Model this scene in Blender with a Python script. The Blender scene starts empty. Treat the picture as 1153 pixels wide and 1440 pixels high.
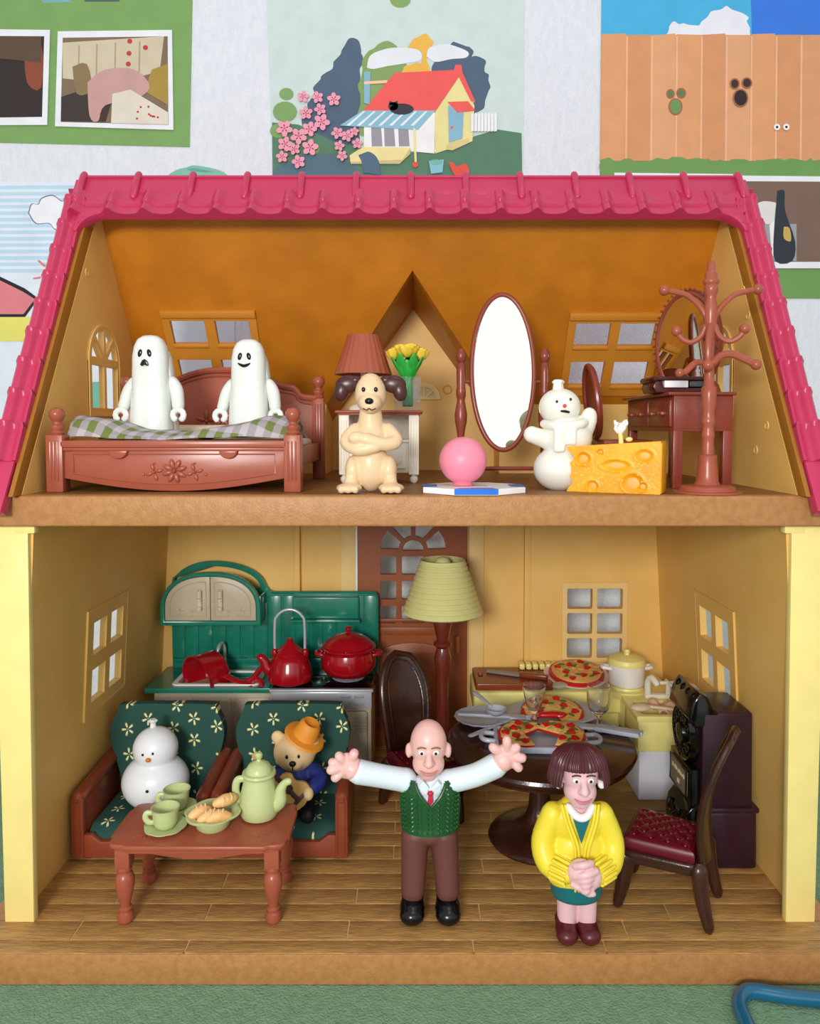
import bpy, bmesh, math, random
from mathutils import Vector, Matrix, Euler
random.seed(7)
PI = math.pi
S = bpy.context.scene
COL = S.collection
# ------------------------------------------------------------------ camera
# frame 1153 x 1440; 1 unit = one decimetre of the doll's house
W, H = 1153, 1440
FOC, PX, PY, TH = 1060.0, 586.0, 655.6, math.radians(3)
CX, CY, CZ = .034, -3.6, 2.4445
cd = bpy.data.cameras.new('camera'); cam = bpy.data.objects.new('camera', cd); COL.objects.link(cam)
cam.location = (CX, CY, CZ); cam.rotation_euler = (PI/2-TH, 0, 0)
cd.sensor_fit = 'VERTICAL'; cd.sensor_height = 36; cd.lens = FOC/H*36
cd.shift_x = -(PX-W/2)/H; cd.shift_y = (PY-H/2)/H
cd.clip_start = .05; cd.clip_end = 100
S.camera = cam
# ------------------------------------------------------------------ light
wd = bpy.data.worlds.new('world'); S.world = wd; wd.use_nodes = True
bgn = wd.node_tree.nodes['Background']; bgn.inputs[0].default_value = (.93, .96, 1, 1); bgn.inputs[1].default_value = .66
def area(name, loc, target, size, power, col=(1, 1, 1), sy=None):
    l = bpy.data.lights.new(name, 'AREA'); l.energy = power; l.color = col; l.size = size
    if sy: l.shape = 'RECTANGLE'; l.size_y = sy
    o = bpy.data.objects.new(name, l); COL.objects.link(o); o.location = loc
    o.rotation_euler = (Vector(target)-Vector(loc)).to_track_quat('-Z', 'Y').to_euler()
    return o
area('window_light', (-1.8, -8.5, 3.7), (0, .5, 1.4), 2.0, 600, (1, .98, .95), 1.6)
area('mirror_fill_light', (1.6, -9.5, 5.2), (.3, .5, 2.2), 7.0, 88, (1, 1, .96), 4.5)  # added panel, no known window: whitens the tall mirror and adds fill
area('ceiling_light', (1.5, -3.5, 10.5), (0, 1.0, 1.5), 3.0, 70, (1, .98, .96))
S.view_settings.view_transform = 'Standard'; S.view_settings.look = 'None'
S.view_settings.exposure = 0.0; S.view_settings.gamma = 1.0; S.view_settings.use_curve_mapping = False
# ------------------------------------------------------------------ pixel helpers (used to measure real positions)
_c, _s = math.cos(TH), math.sin(TH)
def ray(x, y):
    u = (x-PX)/FOC; v = (y-PY)/FOC
    return Vector((u, _c-v*_s, -_s-v*_c))
CAM = Vector((CX, CY, CZ))
def at(x, y, Y):
    d = ray(x, y); return CAM+d*((Y-CY)/d.y)
def on(x, y, Z):
    d = ray(x, y); return CAM+d*((Z-CZ)/d.z)
def hit(x, y, p, n):
    d = ray(x, y); p = Vector(p); n = Vector(n); return CAM+d*((p-CAM).dot(n)/d.dot(n))
def ppu(Y, Z=1.5):
    return FOC/((Y-CY)*_c-(Z-CZ)*_s)
# ------------------------------------------------------------------ materials
def lin(h):
    if isinstance(h, str):
        h = h.lstrip('#'); c = [int(h[i:i+2], 16)/255 for i in (0, 2, 4)]
    else: c = h
    return tuple((x/12.92 if x <= .04045 else ((x+.055)/1.055)**2.4) for x in c)+(1,)
MATS = {}
def mat(name, col, rough=.4, col2=None, nscale=6, bump=0, bscale=40, metal=0, coat=0, trans=0, sss=0, spec=.5, stretch=(1, 1, 1), amt=.5, ior=1.45):
    if name in MATS: return MATS[name]
    m = bpy.data.materials.new(name); m.use_nodes = True; MATS[name] = m
    nt = m.node_tree; b = nt.nodes['Principled BSDF']
    b.inputs['Base Color'].default_value = lin(col); b.inputs['Roughness'].default_value = rough
    b.inputs['Metallic'].default_value = metal; b.inputs['Coat Weight'].default_value = coat
    b.inputs['Coat Roughness'].default_value = .12
    b.inputs['Transmission Weight'].default_value = trans; b.inputs['IOR'].default_value = ior
    b.inputs['Specular IOR Level'].default_value = spec
    if sss:
        b.inputs['Subsurface Weight'].default_value = sss; b.inputs['Subsurface Scale'].default_value = .05
        b.inputs['Subsurface Radius'].default_value = (1, .8, .6)
    tc = nt.nodes.new('ShaderNodeTexCoord'); mp = nt.nodes.new('ShaderNodeMapping')
    mp.inputs['Scale'].default_value = stretch
    nt.links.new(tc.outputs['Object'], mp.inputs['Vector'])
    n = nt.nodes.new('ShaderNodeTexNoise'); n.inputs['Scale'].default_value = nscale; n.inputs['Detail'].default_value = 4
    nt.links.new(mp.outputs[0], n.inputs['Vector'])
    mx = nt.nodes.new('ShaderNodeMix'); mx.data_type = 'RGBA'
    a = lin(col); bb = lin(col2) if col2 else tuple(v*.93 for v in a[:3])+(1,)
    mx.inputs['A'].default_value = a; mx.inputs['B'].default_value = bb
    rp = nt.nodes.new('ShaderNodeMapRange'); rp.inputs['From Min'].default_value = .35; rp.inputs['From Max'].default_value = .65
    nt.links.new(n.outputs['Fac'], rp.inputs['Value']); nt.links.new(rp.outputs[0], mx.inputs['Factor'])
    nt.links.new(mx.outputs['Result'], b.inputs['Base Color'])
    if bump:
        n2 = nt.nodes.new('ShaderNodeTexNoise'); n2.inputs['Scale'].default_value = bscale; n2.inputs['Detail'].default_value = 3
        nt.links.new(mp.outputs[0], n2.inputs['Vector'])
        bp = nt.nodes.new('ShaderNodeBump'); bp.inputs['Strength'].default_value = bump; bp.inputs['Distance'].default_value = .01
        nt.links.new(n2.outputs['Fac'], bp.inputs['Height']); nt.links.new(bp.outputs[0], b.inputs['Normal'])
    return m
WALLY = mat('yellow_wall_plastic', '#edc16e', .5, '#e7b861', 3, .05, 30, sss=0)
WALLE = mat('pale_yellow_plastic', '#f3dd8a', .45)
ORANGE = mat('amber_roof_plastic', '#c67a1a', .42, '#b66e14', 4, .12, 60)
PINK = mat('raspberry_roof_plastic', '#c03459', .30, '#ba3154', 5, .05, 20)
SLAB = mat('tan_brown_plastic', '#b27e4b', .45, '#a67240', 30, .25, 90)
PLANK = mat('oak_plank_plastic', '#bd9052', .42, '#9c713e', 7, .5, 22, stretch=(1, 9, 9))
DOORM = mat('red_brown_door_plastic', '#9c5122', .42, '#8c471b', 4)
TERRA = mat('terracotta_brown_plastic', '#a4553d', .28, '#9c4f38', 5)
MAHOG = mat('mahogany_plastic', '#8a3f2b', .28, '#80382a', 5)
DARKW = mat('dark_brown_gloss_plastic', '#3e2014', .26, '#301810', 8, .15, 60, coat=.3)
CREAM = mat('cream_plastic', '#f0e8d4', .4)
WHITE = mat('white_plastic', '#f4f4f2', .3)
BLACK = mat('black_gloss_plastic', '#0c0b0c', .2)
# ------------------------------------------------------------------ mesh building
def catmull(pts, n=8):
    out = []; P = [tuple(p) for p in pts]; k = len(P[0])
    for i in range(len(P)-1):
        p0 = P[max(i-1, 0)]; p1 = P[i]; p2 = P[i+1]; p3 = P[min(i+2, len(P)-1)]
        for j in range(n):
            t = j/n
            out.append(tuple(.5*((2*p1[a])+(-p0[a]+p2[a])*t+(2*p0[a]-5*p1[a]+4*p2[a]-p3[a])*t*t+(-p0[a]+3*p1[a]-3*p2[a]+p3[a])*t**3) for a in range(k)))
    out.append(P[-1]); return out
def T(x=0, y=0, z=0): return Matrix.Translation((x, y, z))
def R(ax, deg): return Matrix.Rotation(math.radians(deg), 4, ax)
def SC(x, y=None, z=None):
    y = x if y is None else y; z = x if z is None else z
    return Matrix.Diagonal((x, y, z, 1))
class MB:
    def __init__(s): s.bm = bmesh.new(); s.mats = []; s.i = 0; s.M = Matrix()
    def use(s, m):
        if m not in s.mats: s.mats.append(m)
        s.i = s.mats.index(m); return s
    def add(s, vs, fs, M=None):
        MM = s.M @ M if M is not None else s.M
        bv = [s.bm.verts.new(MM @ Vector(v)) for v in vs]
        flip = MM.determinant() < 0
        for f in fs:
            try:
                q = s.bm.faces.new([bv[k] for k in (reversed(f) if flip else f)]); q.material_index = s.i
            except ValueError: pass
        return s
    def addbm(s, b, M=None):
        b.verts.index_update()
        s.add([v.co.copy() for v in b.verts], [[v.index for v in f.verts] for f in b.faces], M); b.free(); return s
    def box(s, x0, x1, y0, y1, z0, z1, bev=0, seg=2, M=None, top=1.0, topy=None):
        b = bmesh.new(); bmesh.ops.create_cube(b, size=1)
        ty = top if topy is None else topy
        for v in b.verts:
            kx, ky = (top, ty) if v.co.z > 0 else (1, 1)
            v.co = Vector(((x0+x1)/2+v.co.x*(x1-x0)*kx, (y0+y1)/2+v.co.y*(y1-y0)*ky, (z0+z1)/2+v.co.z*(z1-z0)))
        if bev: bmesh.ops.bevel(b, geom=b.edges[:], offset=bev, segments=seg, affect='EDGES', profile=.5)
        return s.addbm(b, M)
    def lathe(s, prof, seg=32, c=(0, 0, 0), M=None, sx=1, sy=1, rfun=None, smooth=0):
        if smooth: prof = catmull(prof, smooth)
        vs = []; fs = []; rings = []
        for k, (r, z) in enumerate(prof):
            if r <= 1e-6:
                rings.append([len(vs)]); vs.append((c[0], c[1], c[2]+z))
            else:
                rg = []
                for j in range(seg):
                    a = 2*PI*j/seg; rr = r*(rfun(a, k) if rfun else 1)
                    rg.append(len(vs)); vs.append((c[0]+rr*math.cos(a)*sx, c[1]+rr*math.sin(a)*sy, c[2]+z))
                rings.append(rg)
        for a, b in zip(rings, rings[1:]):
            if len(a) == 1 and len(b) == 1: continue
            for j in range(seg):
                j2 = (j+1) % seg
                if len(a) == 1: fs.append((a[0], b[j2], b[j]))
                elif len(b) == 1: fs.append((a[j], a[j2], b[0]))
                else: fs.append((a[j], a[j2], b[j2], b[j]))
        if len(rings[0]) > 1: fs.append(tuple(reversed(rings[0])))
        if len(rings[-1]) > 1: fs.append(tuple(rings[-1]))
        return s.add(vs, fs, M)
    def ell(s, c, r, M=None, seg=20, rings=12):
        if not hasattr(r, '__len__'): r = (r, r, r)
        prof = [(math.sin(PI*k/rings), -math.cos(PI*k/rings)) for k in range(rings+1)]
        prof[0] = (0, -1); prof[-1] = (0, 1)
        mm = T(*c) @ (M if M is not None else Matrix()) @ SC(*r)
        return s.lathe(prof, seg, M=mm)
    def tube(s, pts, rad, seg=12, smooth=0, M=None, flat=1, cap=True):
        if not hasattr(rad, '__len__'): rad = [rad]*len(pts)
        q = [tuple(p)+(r,) for p, r in zip(pts, rad)]
        if smooth: q = catmull(q, smooth)
        P = [Vector(a[:3]) for a in q]; Rr = [a[3] for a in q]
        up = None; vs = []; fs = []; rg = []
        if cap:
            d0 = (P[0]-P[1]).normalized(); d1 = (P[-1]-P[-2]).normalized(); r0, r1 = Rr[0], Rr[-1]
            P = [P[0]+d0*r0*.9, P[0]+d0*r0*.55]+P+[P[-1]+d1*r1*.55, P[-1]+d1*r1*.9]
            Rr = [r0*.35, r0*.8]+Rr+[r1*.8, r1*.35]
        for i, p in enumerate(P):
            d = (P[min(i+1, len(P)-1)]-P[max(i-1, 0)]).normalized()
            if up is None: up = d.orthogonal().normalized() if abs(d.z) > .9 else Vector((0, 0, 1))
            sd = d.cross(up).normalized(); up = sd.cross(d).normalized()
            ring = []
            for j in range(seg):
                a = 2*PI*j/seg; ring.append(len(vs)); vs.append(p+(sd*math.cos(a)+up*math.sin(a)*flat)*Rr[i])
            rg.append(ring)
        for a, b in zip(rg, rg[1:]):
            for j in range(seg): fs.append((a[j], b[j], b[(j+1) % seg], a[(j+1) % seg]))
        fs.append(tuple(rg[0])); fs.append(tuple(reversed(rg[-1])))
        return s.add(vs, fs, M)
    def prism(s, poly, y0, y1, bev=0, seg=2, plane='XZ', M=None):
        b = bmesh.new(); n = len(poly)
        f = {'XZ': lambda p, d: (p[0], d, p[1]), 'XY': lambda p, d: (p[0], p[1], d), 'YZ': lambda p, d: (d, p[0], p[1])}[plane]
        A = [b.verts.new(f(p, y0)) for p in poly]; B = [b.verts.new(f(p, y1)) for p in poly]
        fa = b.faces.new(A); fb = b.faces.new(list(reversed(B)))
        for i in range(n): b.faces.new((A[(i+1) % n], A[i], B[i], B[(i+1) % n]))
        bmesh.ops.recalc_face_normals(b, faces=b.faces[:])
        if bev: bmesh.ops.bevel(b, geom=list(set(list(fa.edges)+list(fb.edges))), offset=bev, segments=seg, affect='EDGES', profile=.5, clamp_overlap=True)
        return s.addbm(b, M)
    def grid(s, fn, nu, nv, M=None, closeu=False):
        vs = [fn(i/nu, j/nv) for j in range(nv+1) for i in range(nu+1)]
        fs = [(j*(nu+1)+i, j*(nu+1)+i+1, (j+1)*(nu+1)+i+1, (j+1)*(nu+1)+i) for j in range(nv) for i in range(nu)]
        return s.add(vs, fs, M)
    def sheet(s, fn, nu, nv, th, M=None):
        """closed sheet of thickness th (vector or function normal offset)"""
        n = (nu+1)*(nv+1); top = [Vector(fn(i/nu, j/nv)) for j in range(nv+1) for i in range(nu+1)]
        t = Vector(th); vs = top+[v+t for v in top]; fs = []
        for j in range(nv):
            for i in range(nu):
                a = j*(nu+1)+i; q = (a, a+1, a+nu+2, a+nu+1); fs.append(q); fs.append(tuple(n+k for k in reversed(q)))
        bd = [i for i in range(nu+1)]+[j*(nu+1)+nu for j in range(1, nv+1)]+[nv*(nu+1)+i for i in range(nu-1, -1, -1)]+[j*(nu+1) for j in range(nv-1, 0, -1)]
        for k in range(len(bd)): a, b2 = bd[k], bd[(k+1) % len(bd)]; fs.append((b2, a, n+a, n+b2))
        return s.add(vs, fs, M)
    def build(s, name, m=None, parent=None, smooth=35, loc=None, rot=None, label=None, fixn=True):
        if fixn: bmesh.ops.recalc_face_normals(s.bm, faces=s.bm.faces[:])
        me = bpy.data.meshes.new(name); s.bm.to_mesh(me); s.bm.free()
        if s.mats:
            for x in s.mats: me.materials.append(x)
        else: me.materials.append(m)
        return link(name, me, parent, smooth, loc, rot, label)
def link(name, me, parent=None, smooth=35, loc=None, rot=None, label=None):
    if smooth:
        me.shade_smooth(); me.set_sharp_from_angle(angle=math.radians(smooth))
    o = bpy.data.objects.new(name, me); COL.objects.link(o); o.parent = parent
    if loc is not None: o.location = loc
    if rot is not None: o.rotation_euler = rot
    if label: o['label'] = label
    return o
def tag(o, label, cat, group=None):
    o['label'] = label; o['category'] = cat
    if group: o['group'] = group
    return o
def thing(name, label, cat, loc=(0, 0, 0), rz=0, group=None, rot=None):
    o = bpy.data.objects.new(name, None); COL.objects.link(o); o.empty_display_size = .1
    o.location = loc; o.rotation_euler = rot if rot else (0, 0, math.radians(rz))
    return tag(o, label, cat, group)
def copy_tree(o, parent=None):
    c = o.copy(); COL.objects.link(c); c.parent = parent
    for ch in list(o.children): copy_tree(ch, c)
    return c
def plate_mesh(loops, th, bev=0):
    cu = bpy.data.curves.new('tmp', 'CURVE'); cu.dimensions = '2D'; cu.fill_mode = 'BOTH'; cu.extrude = max(th/2-bev, 1e-5)
    cu.bevel_depth = bev; cu.bevel_resolution = 1; cu.offset = -bev
    for lp in loops:
        sp = cu.splines.new('POLY'); sp.points.add(len(lp)-1); sp.use_cyclic_u = True
        for q, p in zip(sp.points, lp): q.co = (p[0], p[1], 0, 1)
    o = bpy.data.objects.new('tmp', cu); COL.objects.link(o)
    me = bpy.data.meshes.new_from_object(o); bpy.data.objects.remove(o); bpy.data.curves.remove(cu)
    return me
def plate(name, loops, th, m, parent=None, M=None, bev=0, smooth=35, label=None, mb=None):
    """flat plate with holes in local XY, thickness centred on 0 along local Z, moved by M"""
    me = plate_mesh(loops, th, bev)
    if M is not None:
        me.transform(M)
        if M.determinant() < 0: me.flip_normals()
    if mb is not None:
        b = bmesh.new(); b.from_mesh(me); mb.addbm(b); bpy.data.meshes.remove(me); return
    me.materials.clear(); me.materials.append(m)
    me.name = name
    return link(name, me, parent, smooth, label=label)
def frame(o, e1, e2, e3):
    """matrix with origin o and axes e1,e2,e3"""
    M = Matrix.Identity(4)
    for k, e in enumerate((e1, e2, e3)):
        e = Vector(e)
        for r in range(3): M[r][k] = e[r]
    o = Vector(o)
    for r in range(3): M[r][3] = o[r]
    return M
def rect(u0, u1, v0, v1, r=0, n=4):
    if r <= 0: return [(u0, v0), (u1, v0), (u1, v1), (u0, v1)]
    out = []
    for cx, cy, a0 in ((u1-r, v0+r, -90), (u1-r, v1-r, 0), (u0+r, v1-r, 90), (u0+r, v0+r, 180)):
        for k in range(n+1):
            a = math.radians(a0+90*k/n); out.append((cx+r*math.cos(a), cy+r*math.sin(a)))
    return out
def arc(cx, cy, r, a0, a1, n=10, ry=None):
    ry = ry or r
    return [(cx+r*math.cos(math.radians(a0+(a1-a0)*k/n)), cy+ry*math.sin(math.radians(a0+(a1-a0)*k/n))) for k in range(n+1)]
def blob(name, prims, m, parent=None, vox=.008, it=4, label=None, M=None, loc=None):
    """one continuous skin over ellipsoids ('e',c,r,[rot]) and tapered limbs ('t',pts,radii)"""
    mb = MB()
    for p in prims:
        if p[0] == 'e': mb.ell(p[1], p[2], p[3] if len(p) > 3 else None, 36, 22)
        elif p[0] == 't': mb.tube(p[1], p[2], 22, 4 if len(p[1]) > 2 else 0)
        elif p[0] == 'b': mb.box(*p[1], bev=p[2])
    if M is not None: bmesh.ops.transform(mb.bm, matrix=M, verts=mb.bm.verts[:])
    bmesh.ops.recalc_face_normals(mb.bm, faces=mb.bm.faces[:])
    me = bpy.data.meshes.new('t'); mb.bm.to_mesh(me); mb.bm.free()
    o = bpy.data.objects.new('t', me); COL.objects.link(o)
    r = o.modifiers.new('r', 'REMESH'); r.mode = 'VOXEL'; r.voxel_size = vox; r.use_smooth_shade = True
    sm = o.modifiers.new('s', 'SMOOTH'); sm.factor = .5; sm.iterations = it
    dg = bpy.context.evaluated_depsgraph_get(); me2 = bpy.data.meshes.new_from_object(o.evaluated_get(dg))
    bpy.data.objects.remove(o); bpy.data.meshes.remove(me)
    me2.materials.clear(); me2.materials.append(m); me2.name = name
    o = bpy.data.objects.new(name, me2); COL.objects.link(o); o.parent = parent
    me2.shade_smooth()
    if loc is not None: o.location = loc
    if label: o['label'] = label
    return o
# ================================================================== THE ROOM BEHIND: papered wall, cloth, prints
YW = 2.75            # papered wall
ZT = -.152           # table top
WPAPER = mat('white_textured_wallpaper', '#e6e9ee', .7, '#dfe3ea', 9, .9, 40, stretch=(3, 1, 1))
CLOTH = mat('green_felt_cloth', '#7b9c7b', .95, '#6e8f6f', 30, .9, 90, stretch=(1, 1, 1))
m = MB(); m.box(-9, 9, YW, YW+.2, -3, 9); w = m.build('wall_back', WPAPER, smooth=0); w['kind'] = 'structure'
m = MB(); m.box(-6, 6, -3.0, YW-.02, ZT-.02, ZT, .008); cl = m.build('tablecloth', CLOTH)
tag(cl, 'green felt cloth spread under the doll house', 'tablecloth')
m = MB(); m.box(-6.2, 6.2, -3.2, YW-.01, ZT-.3, ZT-.021, .02); tb = m.build('floor', mat('pale_desk_wood', '#cdb591', .5), smooth=0)
tb['kind'] = 'structure'
def pw(p, lay=0): v = at(p[0], p[1], YW); return (v.x, YW-.004-lay*.0012, v.z)
class Print:
    """a flat printed sheet pinned to the wall: paper with thin ink shapes on it"""
    def __init__(s, name, label, cat, quad, col, thick=.006, off=0, rough=.6):
        s.t = thing(name, label, cat, pw(quad[0])); s.o = Vector(s.t.location); s.off = off; s.lay = 0
        m = MB(); a = [Vector(pw(q)) for q in quad]
        d = Vector((0, 1, 0)); f = Vector((0, -off, 0))
        vs = [v-s.o+f-d*thick for v in a]+[v-s.o+f+d*.003 for v in a]
        m.add(vs, [(0, 1, 2, 3), (4, 7, 6, 5), (0, 4, 5, 1), (1, 5, 6, 2), (2, 6, 7, 3), (3, 7, 4, 0)])
        m.build('paper_sheet', mat('paper_'+name+str(len(MATS)), col, rough), s.t, smooth=0)
        s.m = MB(); s.th = thick
    def shape(s, col, pts, smooth=0, hold=False):
        if not hold: s.lay += 1
        if smooth: pts = catmull(list(pts)+[pts[0]], smooth)[:-1]
        s.m.use(mat('ink_'+col.strip('#'), col, .65))
        vs = []
        for p in pts:
            v = at(p[0], p[1], YW); vs.append(Vector((v.x, YW-.004-s.off-s.th-s.lay*.0006, v.z))-s.o)
        s.m.add(vs, [tuple(range(len(vs)))]); return s
    def disc(s, col, x, y, r, ry=None, n=14, rot=0, hold=False):
        ry = ry or r; c, q = math.cos(rot), math.sin(rot)
        return s.shape(col, [(x+r*math.cos(a)*c-ry*math.sin(a)*q, y+r*math.cos(a)*q+ry*math.sin(a)*c) for a in [2*PI*k/n for k in range(n)]], hold=hold)
    def bumpy(s, col, pts, amp=3, step=7):
        out = []
        for i in range(len(pts)):
            a, b = pts[i], pts[(i+1) % len(pts)]; L = math.hypot(b[0]-a[0], b[1]-a[1]); n = max(1, int(L/step))
            for k in range(n):
                t = k/n; out.append((a[0]+(b[0]-a[0])*t+random.uniform(-amp, amp), a[1]+(b[1]-a[1])*t+random.uniform(-amp, amp)))
        return s.shape(col, out, 3)
    def done(s, name='printed_picture'):
        o = s.m.build(name, None, s.t, smooth=0, fixn=False); return o
# -- poster with cottage
p = Print('poster', 'pale green poster of a red-roofed cottage with cat, middle of the wall', 'poster', [(374, -60), (738, -60), (735, 300), (385, 300)], '#ccdcd6', .004)
p.disc('#86a862', 563, 0, 15, 12)
p.bumpy('#4e6378', [(470, 90), (497, 52), (507, 60), (508, 100), (510, 160), (500, 215), (420, 215), (428, 160), (445, 120)], 3)
p.bumpy('#86a25f', [(512, 80), (530, 62), (548, 58), (558, 66), (575, 95), (580, 110), (560, 190), (505, 190), (505, 120)], 2)
p.bumpy('#4e6378', [(605, 92), (635, 62), (662, 65), (664, 80), (680, 85), (682, 100), (691, 122), (680, 150), (660, 165), (610, 130)], 3)
p.bumpy('#eab84a', [(562, 108), (570, 92), (592, 88), (592, 75), (575, 70), (580, 55), (598, 49), (610, 58), (605, 75), (601, 85), (606, 104)], 1.5)
p.shape('#e4e8ec', [(516, 96), (520, 80), (535, 72), (555, 68), (585, 70), (593, 78), (590, 86), (570, 90), (545, 94), (525, 98)], 4)
p.shape('#e4e8ec', [(600, 80), (604, 68), (625, 63), (640, 66), (658, 74), (655, 82), (635, 84), (612, 88)], 4)
p.shape('#557f63', [(383, 173), (420, 176), (470, 200), (540, 215), (610, 215), (668, 192), (700, 183), (733, 188), (735, 300), (384, 300)])
p.shape('#b4cfc3', [(383, 100), (384, 174), (400, 174), (440, 176), (436, 150), (420, 120)]) if False else None
p.bumpy('#52707c', [(385, 240), (430, 215), (470, 215), (500, 235), (520, 262), (385, 262)], 3)
for a, b, r in ((403, 133, 10), (401, 158, 17), (392, 185, 12), (440, 210, 10)): p.disc('#7fa463', a, b, r, r*.85)
p.shape('#86b7cb', [(512, 102), (521, 102), (520, 148), (512, 146)])
p.shape('#f4c9a0', [(512, 116), (545, 114), (545, 118), (512, 120)])
p.shape('#f2f2f0', [(512, 178), (605, 160), (612, 215), (512, 209)])
for x in (522, 540, 560): p.shape('#9897a1', [(x, 180), (x+14, 180), (x+16, 207), (x+1, 207)], hold=x > 522)
p.shape('#e9dd96', [(610, 152), (648, 106), (667, 150), (664, 200), (612, 217)])
p.shape('#b7a981', [(646, 108), (652, 112), (668, 146), (662, 144)])
p.shape('#f0f0ee', [(588, 178), (611, 158), (611, 217), (578, 214), (578, 188)])
p.shape('#ee5b56', [(511, 157), (555, 104), (638, 100), (640, 93), (649, 93), (650, 103), (668, 144), (662, 144), (645, 110), (611, 160)])
p.shape('#8cbdd0', [(478, 178), (510, 157), (612, 157), (588, 184)])
for k in range(7): p.shape('#e6eef0', [(487+k*15, 178), (511+k*14.5, 158), (514+k*14.5, 158), (492+k*15, 178)], hold=k > 0)
p.disc('#33323a', 565, 155, 17, 8); p.disc('#33323a', 553, 151, 7, 6, hold=True)
p.shape('#33323a', [(547, 149), (548, 143), (553, 146), (559, 143), (560, 150)], hold=True)
p.shape('#86b7cb', [(630, 150), (652, 152), (650, 196), (631, 202)]); p.disc('#ee5b56', 635, 181, 2)
p.shape('#ee5b56', [(629, 145), (658, 144), (668, 157), (643, 160)])
p.shape('#d9c98b', [(628, 204), (658, 196), (660, 202), (636, 213), (628, 212)])
p.shape('#efe09c', [(492, 220), (510, 208), (577, 209), (566, 226), (493, 229)]); p.shape('#cdbf84', [(493, 229), (566, 226), (577, 209), (577, 218), (562, 232), (494, 232)])
p.bumpy('#4f6a80', [(505, 218), (520, 213), (533, 225), (537, 248), (512, 246)], 2)
p.shape('#efe09c', [(581, 182), (584, 182), (586, 230), (583, 230)]); p.disc('#e8503f', 584, 233, 4)
for k in range(8): p.shape('#eef0ee', [(662+k*4.6, 163), (664+k*4.6, 160), (666+k*4.6, 163), (666+k*4.6, 186), (662+k*4.6, 187)], hold=k > 0)
p.shape('#86c3d4', [(603, 228), (624, 226), (622, 244), (606, 246)]); p.disc('#6fbcab', 613, 230, 9, 4)
p.shape('#e8503f', [(631, 231), (637, 230), (642, 236), (655, 232), (659, 248), (641, 250)], 3)
for x, y, r in ((427, 138, 8), (447, 139, 8), (470, 142, 9), (431, 161, 9), (451, 156, 8), (453, 174, 11), (401, 183, 11), (436, 184, 10), (421, 194, 11), (402, 205, 10), (415, 212, 8), (437, 210, 11), (398, 223, 8), (421, 230, 9), (475, 190, 8), (489, 194, 8), (499, 188, 6), (478, 208, 7), (503, 205, 7), (482, 222, 7)):
    a0 = random.random()*6
    for k in range(5): p.disc('#ee9db0', x+r*.6*math.cos(a0+k*1.257), y+r*.6*math.sin(a0+k*1.257), r*.5, r*.38, 8, a0+k*1.257, hold=k > 0)
    p.disc('#d96f8c', x, y, r*.2, hold=False)
p.done()
# -- green poster at the left
p = Print('poster', 'plain green poster behind two photo prints at the upper left', 'poster', [(-40, -60), (272, -60), (267, 207), (-40, 200)], '#7ba35c', .004)
p.shape('#78aeb3', [(60, -4), (95, -3), (102, 4), (60, 5)]); p.shape('#4d5f63', [(117, -5), (172, -5), (168, 3), (120, 3)]); p.done()
p = Print('photo_print', 'white-bordered photo print of cream cupboards on the green poster', 'photo', [(83, 46), (243, 44), (245, 184), (79, 179)], '#eceef2', .006, .012, .25)
p.shape('#7f6a52', [(90, 55), (237, 53), (238, 177), (87, 173)])
p.shape('#cfc2a5', [(90, 62), (232, 53), (226, 102), (160, 120), (90, 112)])
for k, x in enumerate((112, 137, 163, 197)): p.shape('#b09a78', [(x, 66-k*2), (x+2, 66-k*2), (x+1, 112), (x-1, 112)], hold=k > 0)
for x, y in ((184, 60), (183, 77), (206, 69), (182, 92)): p.disc('#c23a36', x, y, 3.5, hold=x < 184)
p.shape('#3b2f2a', [(88, 138), (120, 128), (160, 140), (150, 173), (88, 172)])
p.shape('#a98a3c', [(215, 100), (237, 92), (238, 150), (205, 130)])
p.shape('#8b7550', [(104, 96), (124, 92), (130, 128), (110, 134)], 3)
p.shape('#c79a95', [(125, 118), (150, 100), (190, 100), (212, 122), (196, 140), (150, 150), (140, 172), (128, 165)], 4)
p.shape('#ded5c4', [(160, 134), (185, 128), (238, 160), (238, 177), (158, 175)], 0)
for k in range(9): p.disc('#c23a36', 190+random.uniform(0, 42), 152+random.uniform(0, 20), 1.6, hold=k > 0)
p.done()
p = Print('photo_print', 'dark photo print cut off by the left edge of the picture', 'photo', [(-90, 42), (72, 44), (68, 177), (-92, 178)], '#eceef2', .006, .012, .25)
p.shape('#2e2320', [(-84, 52), (64, 53), (61, 166), (-84, 168)]); p.shape('#8d4630', [(36, 70), (60, 64), (60, 125), (40, 118)], 3); p.shape('#5d4636', [(0, 53), (60, 53), (60, 90), (0, 84)]); p.done()
# -- child's drawing at the left
p = Print('drawing', 'crayon drawing of a blue sky and cloud left of the roof', 'drawing', [(-60, 258), (330, 258), (330, 760), (-60, 760)], '#dfe9f2', .004)
for k in range(14): p.shape('#bcd9ec', [(-60, 262+k*9), (330, 260+k*9), (330, 264+k*9+k % 3), (-60, 267+k*9)], hold=k > 0)
cl1 = [(42, 300), (46, 288), (55, 288), (60, 280), (75, 276), (88, 284), (100, 278), (120, 290), (112, 316), (95, 326), (78, 322), (70, 314), (52, 314)]
p.shape('#6f7a86', [(x+(x-78)*.05, y+(y-300)*.07) for x, y in cl1], 4); p.shape('#eef0f4', cl1, 4)
p.shape('#e07a86', [(53, 367), (56, 366), (66, 374), (63, 376)]); p.shape('#e07a86', [(47, 391), (58, 389), (58, 392), (48, 393)], hold=True)
p.shape('#17181c', [(-60, 360), (36, 406), (55, 420), (36, 446), (-60, 446)]); p.shape('#dd7f86', [(-60, 364), (34, 411), (50, 421), (34, 442), (-60, 442)])
p.shape('#e6e06f', [(-60, 447), (46, 446), (40, 480), (-60, 480)])
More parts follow.
